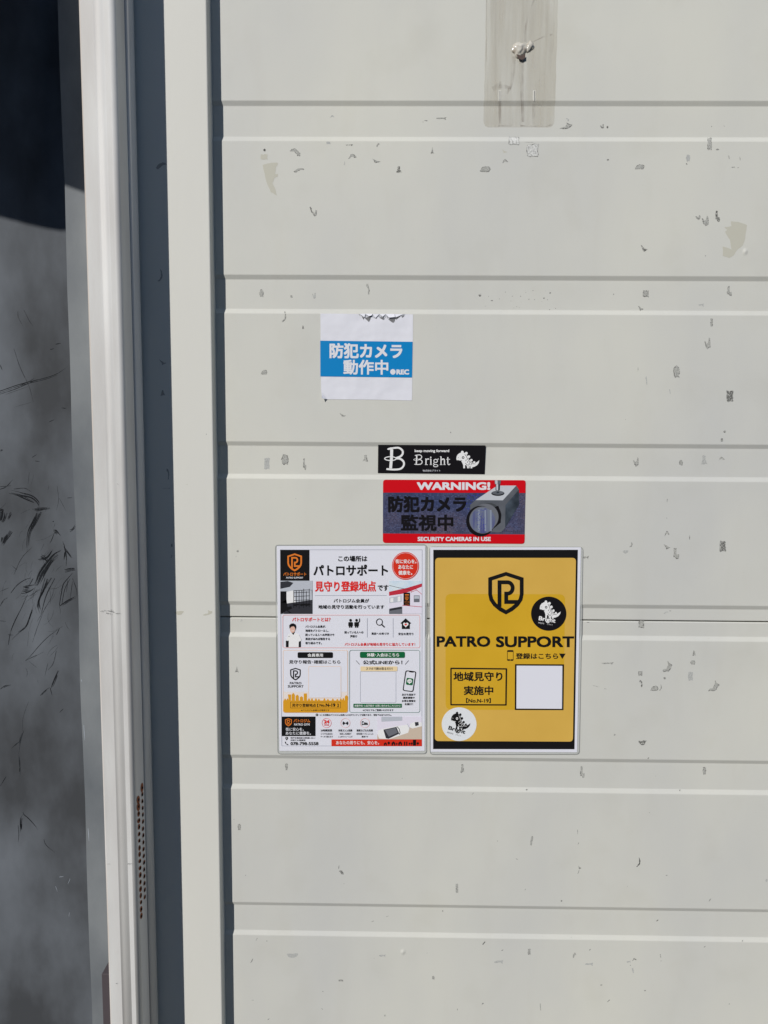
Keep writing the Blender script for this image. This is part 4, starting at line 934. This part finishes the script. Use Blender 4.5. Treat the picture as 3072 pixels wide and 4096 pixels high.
# printed photograph of an oxygen capsule
p = pr('printed_photo', cB); p.rect(1078, 717, 1527, 947, LILAC, .5)
p.poly([(1078, 900), (1300, 850), (1527, 800), (1527, 947), (1078, 947)], WOODP, .8); p.poly([(1120, 720), (1330, 718), (1330, 760), (1120, 770)], LGREY, .8)
p.poly([(1085, 860), (1120, 845), (1270, 815), (1380, 800), (1400, 840), (1390, 880), (1200, 945), (1100, 940), (1085, 910)], WHITE, 1.1)
p.poly([(1140, 850), (1270, 822), (1300, 890), (1190, 942), (1165, 935)], DGREY, 1.4); p.poly([(1155, 855), (1262, 830), (1285, 880), (1195, 920)], MGREY, 1.6); p.stroke([(1275, 818), (1298, 840), (1308, 880), (1300, 900)], 6, INK, 1.8)
p.poly([(1410, 790), (1470, 768), (1527, 778), (1527, 815), (1430, 838), (1405, 825)], WHITE, 1.2); p.poly([(1455, 775), (1492, 772), (1496, 805), (1462, 815)], DGREY, 1.5); p.stroke([(1380, 790), (1410, 850)], 5, LGREY, 1.5)
o = p.build(po); o['label'] = 'printed photo of a white oxygen capsule'
p = pr('footer_strip', cB); p.rect(618, 948, 1527, 1016, REDP, .6); fs = p.build(po); fs['label'] = 'red strip along the foot of the notice'
p = pr('lettering', cB); p.text('あなたの周りにも、安心を。', 664, 962, 1096, 1000, WHITE, 1.2, .012, 4); p.build(fs)
p = pr('town_silhouette', cB)
for x, wd_, h, k in ((1145, 30, 34, 1), (1182, 24, 40, 0), (1222, 38, 44, 1), (1266, 16, 28, 0), (1290, 38, 44, 1), (1347, 12, 40, 2), (1369, 12, 40, 2), (1394, 18, 30, 0), (1416, 18, 32, 0), (1437, 32, 58, 2), (1474, 24, 34, 0)):
    if k == 0: p.disc(x+wd_/2, 1010-h*.65, wd_/2, h*.36, INK, 1, 14); p.rect(x+wd_/2-2, 1010-h*.4, x+wd_/2+2, 1010, INK, 1.2)
    elif k == 1: p.poly([(x, 1010), (x, 1010-h*.6), (x+wd_/2, 1010-h), (x+wd_, 1010-h*.6), (x+wd_, 1010)], INK, 1); p.rect(x+wd_*.4, 1010-h*.4, x+wd_*.65, 1010, REDP, 1.3)
    else: p.rect(x, 1010-h, x+wd_, 1010, INK, 1)
p.build(fs)

# ---- yellow poster
fr = Frame(0.05852, 0.11643, 0.01208, -0.0011)
po = fr.empty('yellow_poster', 'laminated yellow poster with black shield emblem and bold black lettering, right of the white notice', 'poster')
pouch(fr, po, quad_rr((1717, 2186), (2333, 2187), (2318, 3018), (1719, 3019), 15), quad_rr((1719, 2188), (2331, 2189), (2316, 3015.5), (1721, 3016.5), 14), quad_rr((1726, 2194), (2318, 2195), (2303, 3002), (1728, 3001), 6))
sheet('paper', fr, quad_rr((1720.7, 2188.6), (2323.8, 2189), (2308, 3009), (1723, 3007), 2), PAPER, po, .0003, .0003)
p = pr('black_ground', cC); p.poly([(83, 98), (1536, 98), (1502, 2102), (81, 2100)], INK, .3); p.build(po)
p = pr('yellow_field', cC); p.poly(quad_rr((102, 179), (1517, 179), (1486, 2026), (99, 2020), 38, 7), YEL, .8)
p.build(po)
p = pr('gold_panel', cC); p.poly(quad_rr((205, 541), (1408, 545), (1392, 1708), (207, 1704), 60, 7), YEL2, 1.2); p.build(po)
p = pr('emblem', cC); shield(p, 635, 320, 991, 748, INK, 1.8); p.build(po)
p = pr('heading', cC)
p.text('PATRO', 117, 965, 656, 1074, INK, 1.8, .032); p.text('SUPPORT', 713, 966, 1498, 1078, INK, 1.8, .032); p.build(po)
p = pr('phone_icon', cD); p.rline(825, 50, 889, 158, 10, 5, INK, 1.8); p.rect(828, 53, 886, 68, INK, 2.2); p.rect(828, 142, 886, 155, INK, 2.2); p.disc(857, 149, 6, 4, YEL2, 2.6, 10); p.build(po)
p = pr('invitation', cD); p.text('登録はこちら', 912, 80, 1338, 140, INK, 1.8, .026); p.poly([(1346, 84), (1413, 86), (1379, 140)], INK, 1.8); p.build(po)
p = pr('number_box', cD); p.loop(quad_rr((254, 226), (826, 232), (821, 608), (254, 606), 8), quad_rr((268, 241), (810, 246), (806, 594), (268, 592), 3), INK, 1.8); nb = p.build(po)
p = pr('lettering', cD); p.text('地域見守り', 286, 268, 778, 362, INK, 1.8, .028); p.text('実施中', 390, 409, 686, 502, INK, 1.8, .028); p.text('【No.N-19】', 412, 532, 662, 582, INK, 1.8, .03); p.build(nb)
p = pr('code_card', cD); p.poly([(904, 191), (1397, 193), (1391, 653), (902, 652)], INK, 1.8); p.poly([(920, 206), (1380, 208), (1376, 640), (918, 637)], PAPER, 2.3); p.build(po)
# ---- the two round stickers on the yellow poster
fr = Frame(*[(lambda q: (q.x, q.z))(wall(*cC(1244, 741), -.0017))][0], 0.0, -0.0017)
fr.y = -0.0017
po = fr.empty('round_sticker', 'round black sticker with a white dinosaur, on the yellow poster right of its emblem', 'sticker')
sheet('disc', fr, Print.el(1244, 741, 178, 172, 56), STK_BLK, po, .0002, .0002, cC)
p = Print('dinosaur', fr, cC, 0); dino(p, 1150, 612, 1365, 792, WHITE, STK_BLK, 1, .1); p.build(po)
def tilt(cx, cy, a): return lambda x, y: (cx+(x-cx)*math.cos(a)-(y-cy)*math.sin(a), cy+(x-cx)*math.sin(a)+(y-cy)*math.cos(a))
tw = tilt(1227, 806, .16)
p = Print('lettering', fr, cC, 0); p.text('Bright', 1142, 777, 1312, 832, WHITE, 1, .03, warp=tw); p.text('株式会社', 1144, 836, 1204, 852, WHITE, 1, warp=tw); p.text('ブライト', 1232, 836, 1290, 852, WHITE, 1, warp=tw); p.build(po)
q0 = wall(*cD(343, 796), -.0017)
fr = Frame(q0.x, q0.z, 0.0, -0.0017)
po = fr.empty('round_sticker', 'round white sticker with a black dinosaur, at the lower left of the yellow poster', 'sticker')
sheet('disc', fr, Print.el(343, 796, 175, 169, 56), mat('sticker_white', alb(207, 207, 205), .4, .25), po, .0002, .0002, cD)
p = Print('dinosaur', fr, cD, 0); dino(p, 258, 676, 458, 856, INK, WHITE, 1, .14); p.build(po)
tw = tilt(318, 858, .27)
p = Print('lettering', fr, cD, 0); p.text('Bright', 232, 832, 408, 884, INK, 1, .03, warp=tw); p.text('株式会社', 232, 893, 296, 909, INK, 1, warp=tw); p.text('ブライト', 316, 893, 374, 909, INK, 1, warp=tw); p.build(po)

# ---- black oblong sticker in the groove
q0 = wall(*cE(620, 195), .0010)
fr = Frame(q0.x, q0.z, -0.003, .0010)
po = fr.empty('oblong_sticker', 'oblong black sticker with a white serif B and dinosaur, above the red warning sticker', 'sticker')
po.rotation_euler.x = math.atan(.0017/.041)
sheet('backing', fr, [(82, 48), (1160, 54), (1154, 343), (79, 332)], STK_BLK, po, .0002, .0002, cE)
def serif_b(P, X, m, lay, w):
    P.stroke([X(p) for p in [(218, 92), (216, 180), (207, 285)]], 30*w, m, lay, 28*w)
    P.poly([X(p) for p in [(172, 96), (178, 84), (205, 75), (250, 72), (250, 84), (215, 92), (190, 100)]], m, lay+.2)
    arc1 = [X(p) for p in curvy([(235, 80), (290, 79), (325, 105), (328, 138), (305, 165), (262, 183)])]
    arc2 = [X(p) for p in curvy([(262, 184), (305, 190), (338, 220), (338, 258), (305, 290), (240, 297), (165, 292)])]
    P.stroke(arc1, 18*w, m, lay+.4, 20*w); P.stroke(arc2, 20*w, m, lay+.6, 18*w)
    P.loop([X(p) for p in P.el(206, 187, 64, 24, 30)], [X(p) for p in P.el(206, 187, 52, 14, 30)], m, lay+.8)
p = Print('emblem', fr, cE, 0); serif_b(p, lambda q: q, WHITE, 1, 1.0); p.build(po)
p = Print('lettering', fr, cE, 0)
sx = lambda q: (437+(q[0]-143)*.44, 147+(q[1]-72)*.44)
serif_b(p, sx, WHITE, 1, .44)
# r i g h t with slab feet
def st(pts, w): p.stroke(pts, w, WHITE, 1)
st([(563, 192), (563, 248)], 11); st([(552, 248), (580, 248)], 5); st([(554, 190), (568, 190)], 6); st(curvy([(566, 204), (576, 192), (588, 190), (592, 198)]), 9)
st([(612, 192), (612, 248)], 11); st([(601, 248), (624, 248)], 5); st([(603, 190), (616, 190)], 6); p.disc(611, 174, 7, 7, WHITE, 1, 14)
p.ring(660, 210, 22, 20, 8, WHITE, 1, 24); st([(678, 194), (692, 190)], 7); p.ring(660, 258, 26, 15, 7, WHITE, 1.3, 24); st(curvy([(644, 228), (640, 238), (652, 246)]), 7)
st([(714, 166), (714, 248)], 11); st([(703, 248), (728, 248)], 5); st([(704, 166), (716, 166)], 5); st(curvy([(718, 202), (732, 191), (744, 194), (748, 208), (748, 248)]), 11); st([(738, 248), (760, 248)], 5)
st([(782, 172), (782, 234)], 11); st(curvy([(782, 232), (786, 246), (796, 248), (806, 240)]), 8); st([(768, 194), (804, 194)], 6)
p.text('keep moving forward', 449, 94, 796, 130, WHITE, 1, .03); p.text('株式会社ブライト', 530, 298, 708, 318, LBLW, 1, .004, 3); p.build(po)
p = Print('dinosaur', fr, cE, 0); dino(p, 866, 108, 1098, 288, WHITE, STK_BLK, 1, 0); p.build(po)

# ---- red and grey warning sticker
q0 = wall(*cE(845, 720), -.0004)
fr = Frame(q0.x, q0.z, -0.004, -.0004)
po = fr.empty('warning_sticker', 'red-edged shiny warning sticker with a surveillance camera drawing, above the two posters', 'sticker')
HOLO = mat('foil', alb(54, 62, 92), .32, .4, noise=((14, 14, 14), .42, .68, alb(88, 78, 88)))
out = quad_rr((131, 399), (1567, 404), (1553, 1043), (129, 1034), 34, 6)
sheet('backing', fr, out, HOLO, po, .0002, .0002, cE)
# foil weave: fine rows of scales
p = Print('foil_weave', fr, cE, 0); rw_ = random.Random(4)
M_W1 = mat('foil_bright', alb(78, 86, 114), .3, .4); M_W2 = mat('foil_dark', alb(46, 52, 74), .3, .4); M_W3 = mat('foil_blue', alb(52, 54, 140), .3, .4)
y = 540
while y < 935:
    x = 140+rw_.uniform(0, 18)
    while x < 1545:
        blu = (940 < x < 1140 and y < 700 and rw_.random() < .35)
        m = M_W3 if blu else (M_W1 if rw_.random() < .38 else M_W2)
        if rw_.random() < .8: p.poly([(x, y+rw_.uniform(-2, 2)), (x+12, y-1), (x+16, y+5), (x+3, y+7)], m, 1)
        x += 19
    y += 13.5
p.build(po)
p = Print('red_band', fr, cE, 0); p.poly(quad_rr((131, 399), (1567, 404), (1564, 532), (131, 530), 30, 6)[:12]+[(1564, 532), (131, 528)], REDS, 1.6); o = p.build(po); o['label'] = 'upper red band'
p = Print('red_band', fr, cE, 0)
lo = quad_rr((129, 940), (1556, 950), (1553, 1043), (129, 1034), 30, 6)[12:]
p.poly([(129, 940), (1556, 950)]+lo, REDS, 1.6); o = p.build(po); o['label'] = 'lower red band'
p = Print('lettering', fr, cE, 0)
p.text('WARNING!', 471, 424, 1208, 502, LBLW, 2.4, .04)
p.text('SECURITY CAMERAS IN USE', 479, 974, 1214, 1016, LBLW, 2.4, .035)
p.text('防犯カメラ', 182, 562, 968, 726, STK_BLK, 2.4, .04, 12); p.text('監視中', 308, 748, 838, 914, STK_BLK, 2.4, .032, 12); p.build(po)
p = Print('camera_drawing', fr, cE, 0)
CG = mat('drawn_grey', alb(92, 94, 98), .35, .4, noise=((40, 40, 40), .35, .65, alb(78, 80, 84))); CL = mat('drawn_light', alb(178, 179, 180), .4, .3); CDK = mat('drawn_dark', alb(38, 44, 50), .35, .4, noise=((45, 45, 45), .4, .65, alb(66, 74, 82)))
CLENS = mat('drawn_lens', alb(104, 110, 122), .3, .4, noise=((130, 130, 10), .44, .66, alb(70, 72, 116)))
p.poly([(1060, 604), (1280, 458), (1470, 458), (1335, 606)], CL, 2.6); p.poly([(1335, 606), (1470, 458), (1498, 500), (1362, 654)], CG, 2.6); p.poly([(1362, 654), (1498, 498), (1498, 648), (1360, 880)], CDK, 2.6)
p.poly([(1008, 650), (1060, 604), (1335, 606), (1362, 654), (1358, 885), (1318, 928), (1160, 928), (1008, 700)], CG, 2.7)
p.poly(p.el(1194, 760, 128, 128, 40), mat('drawn_barrel', alb(62, 64, 66), .4, .3), 3.0); p.poly([(1290, 660), (1318, 745), (1314, 830), (1230, 900), (1180, 700)], STK_BLK, 3.2)
p.poly(p.el(1160, 772, 132, 132, 40)[0:40], MGREY, 3.3)
p.poly([(q[0], q[1]) for q in p.el(1112, 815, 146, 154, 48)], STK_BLK, 3.5); p.poly(p.el(1132, 804, 134, 136, 48), MGREY, 3.8); p.poly(p.el(1132, 808, 126, 128, 48), CLENS, 4.1)
for x in (1085, 1150, 1205): p.poly([(x, 705), (x+16, 702), (x+18, 915), (x+2, 918)], mat('lens_glint', alb(128, 134, 146), .3, .4), 4.3)
for i in range(50):
    x, y = rw_.gauss(1112, 26), rw_.uniform(700, 900); p.rect(x, y, x+7, y+6, M_W3, 4.5)
p.poly(p.el(1285, 536, 66, 26, 30), STK_BLK, 3.0); p.poly(p.el(1285, 530, 60, 20, 30), CG, 3.3); p.poly(p.el(1285, 527, 14, 8, 16), CDK, 3.6)
p.poly([(1262, 440), (1308, 440), (1304, 505), (1285, 512), (1262, 505)], CDK, 4.0); p.poly([(1268, 444), (1288, 444), (1288, 508), (1270, 504)], CL, 4.3)
p.poly([(1250, 405), (1316, 405), (1310, 444), (1254, 444)], CG, 4.2); p.poly([(1256, 405), (1282, 405), (1282, 442), (1260, 442)], CL, 4.6)
o = p.build(po); o['label'] = 'grey drawing of a box-shaped surveillance camera with a round lens'

# ---- white label with a blue band, torn along its top
q0 = wall(*cF(815, 745), -.0003)
fr = Frame(q0.x, q0.z, -0.002, -.0003)
po = fr.empty('torn_label', 'square white label with a wide blue band, torn at its top edge', 'label')
torn = [(150, 124), (300, 124), (500, 126), (640, 128), (705, 134), (712, 158), (740, 162), (768, 205), (790, 190), (845, 240), (880, 165), (905, 178), (950, 198), (968, 176), (1005, 182), (1065, 212), (1100, 170), (1128, 200), (1180, 246), (1205, 250), (1235, 205), (1305, 158), (1330, 176), (1366, 150), (1380, 132), (1486, 136)]
sheet('paper', fr, torn+[(1484, 600), (1472, 1372), (1455, 1378), (900, 1366), (230, 1360), (192, 1345), (168, 1290), (160, 1220)], PAPER2, po, .0002, .0002, cF)
p = Print('blue_band', fr, cF, 2.2); p.poly([(148, 515), (1480, 531), (1472, 1046), (150, 1030)], BLUE, 0); bb = p.build(po)
p = Print('lettering', fr, cF, 3.2)
p.text('防犯カメラ', 282, 549, 1332, 768, LBLW, 0, .034, 12, skew=8); p.text('動作中', 482, 788, 1130, 1004, LBLW, 0, .027, 12, skew=4); p.disc(1196, 965, 39, 40, LBLW, 0); p.text('REC', 1246, 930, 1430, 1004, LBLW, 0, .05); p.build(bb)
# torn paper core left behind, flaps standing off the surface, and their shade painted as grey triangles
p = Print('torn_core', fr, cF, -1.0); p.poly([(702, 126), (1380, 132), (1366, 165), (1240, 215), (1180, 240), (1000, 195), (850, 235), (740, 180)], mat('torn_core', alb(196, 196, 198), .8, .1, noise=((300, 300, 300), .4, .6, alb(170, 170, 172)), bump=(600, .8, .004)), 0); p.build(po)
M_FLAP = mat('flap_paper', alb(206, 204, 206), .6, .1)
M_FLAP_SHADE = mat('flap_shade_grey', alb(122, 121, 120), .7, .1, noise=((160, 160, 160), .35, .65, alb(98, 97, 97)))  # grey that paints the shade under the torn flaps
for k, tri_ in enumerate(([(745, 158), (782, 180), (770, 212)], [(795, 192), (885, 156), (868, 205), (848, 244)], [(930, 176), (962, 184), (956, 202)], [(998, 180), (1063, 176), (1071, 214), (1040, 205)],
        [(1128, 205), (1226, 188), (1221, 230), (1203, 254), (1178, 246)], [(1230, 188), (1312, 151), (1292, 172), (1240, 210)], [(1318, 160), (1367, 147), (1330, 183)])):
    p = Print('torn_flap_and_shade', fr, cF, 2.6); p.poly(tri_, M_FLAP_SHADE, .1*k); p.build(po)
for tri_, up in (([(714, 128), (800, 126), (786, 182)], .0010), ([(800, 126), (905, 128), (882, 158), (846, 166)], .0018), ([(905, 130), (1000, 130), (944, 190)], .0010), ([(1000, 130), (1095, 130), (1050, 172)], .0012), ([(1090, 130), (1220, 130), (1226, 178), (1140, 186)], .0020), ([(1225, 132), (1345, 134), (1236, 182)], .0014)):
    uv = [fr.loc(*cF(*q)) for q in tri_]
    o = mesh_obj('torn_flap_and_shade', [(u, -.0003-(up if i > 1 else 0), w) for i, (u, w) in enumerate(uv)], [tuple(range(len(uv)))[::-1]], M_FLAP, None, po)
# lower left corner lifting off the door
V = []; Fc = []
A, B, Cc = fr.loc(*cF(166, 1255)), fr.loc(*cF(250, 1361)), fr.loc(*cF(176, 1352))
V = [(A[0], -.0004, A[1]), (B[0], -.0004, B[1]), ((A[0]+Cc[0])/2, -.0028, (A[1]+Cc[1])/2), ((B[0]+Cc[0])/2, -.0028, (B[1]+Cc[1])/2), (Cc[0], -.0062, Cc[1]), ((A[0]+B[0])/2, -.0008, (A[1]+B[1])/2)]
mesh_obj('curled_corner', V, [(0, 2, 5), (2, 3, 5), (5, 3, 1), (2, 4, 3)], M_FLAP, None, po)
# ---- unseen building added behind the viewer only to shade the lower sky
BZ0, BZ1, BY = GROUND_Z, 3.7, -7.0
bld = empty('unseen_sky_blocker', (0, BY, BZ0), 'plain grey unseen building added to shade the lower sky', 'building')
bi = Matrix.Translation((0, -BY, -BZ0))
M_BW = mat('render_grey', (0.13, 0.125, 0.12, 1), .9, .1, noise=((2, 2, 2), .3, .7, (0.10, 0.10, 0.10, 1))); M_BG = mat('window_dark', (0.02, 0.022, 0.025, 1), .2, .4)
parts_ = [boxes('wall', [(-11, 11, BY-4, BY, BZ0, BZ1)], M_BW), boxes('roof', [(-11.2, 11.2, BY-4.2, BY+.2, BZ1+.002, BZ1+.12)], M_BW)]
for bx in (-9, -6, -3, 0, 3, 6, 9):
    for bz in (-.3, 2.1): parts_.append(boxes('window', [(bx-.7, bx+.7, BY+.003, BY+.04, bz, bz+1.1)], M_BG))
for o in parts_: o.parent = bld; o.matrix_parent_inverse = bi
for o in (door, win, post, aw, bld): o['kind'] = 'thing'
for o in bpy.data.objects:
    if o.name.split('.')[0] in ('scuff_marks', 'pale_scratches', 'foil_weave', 'glue_runs'): o['kind'] = 'stuff'
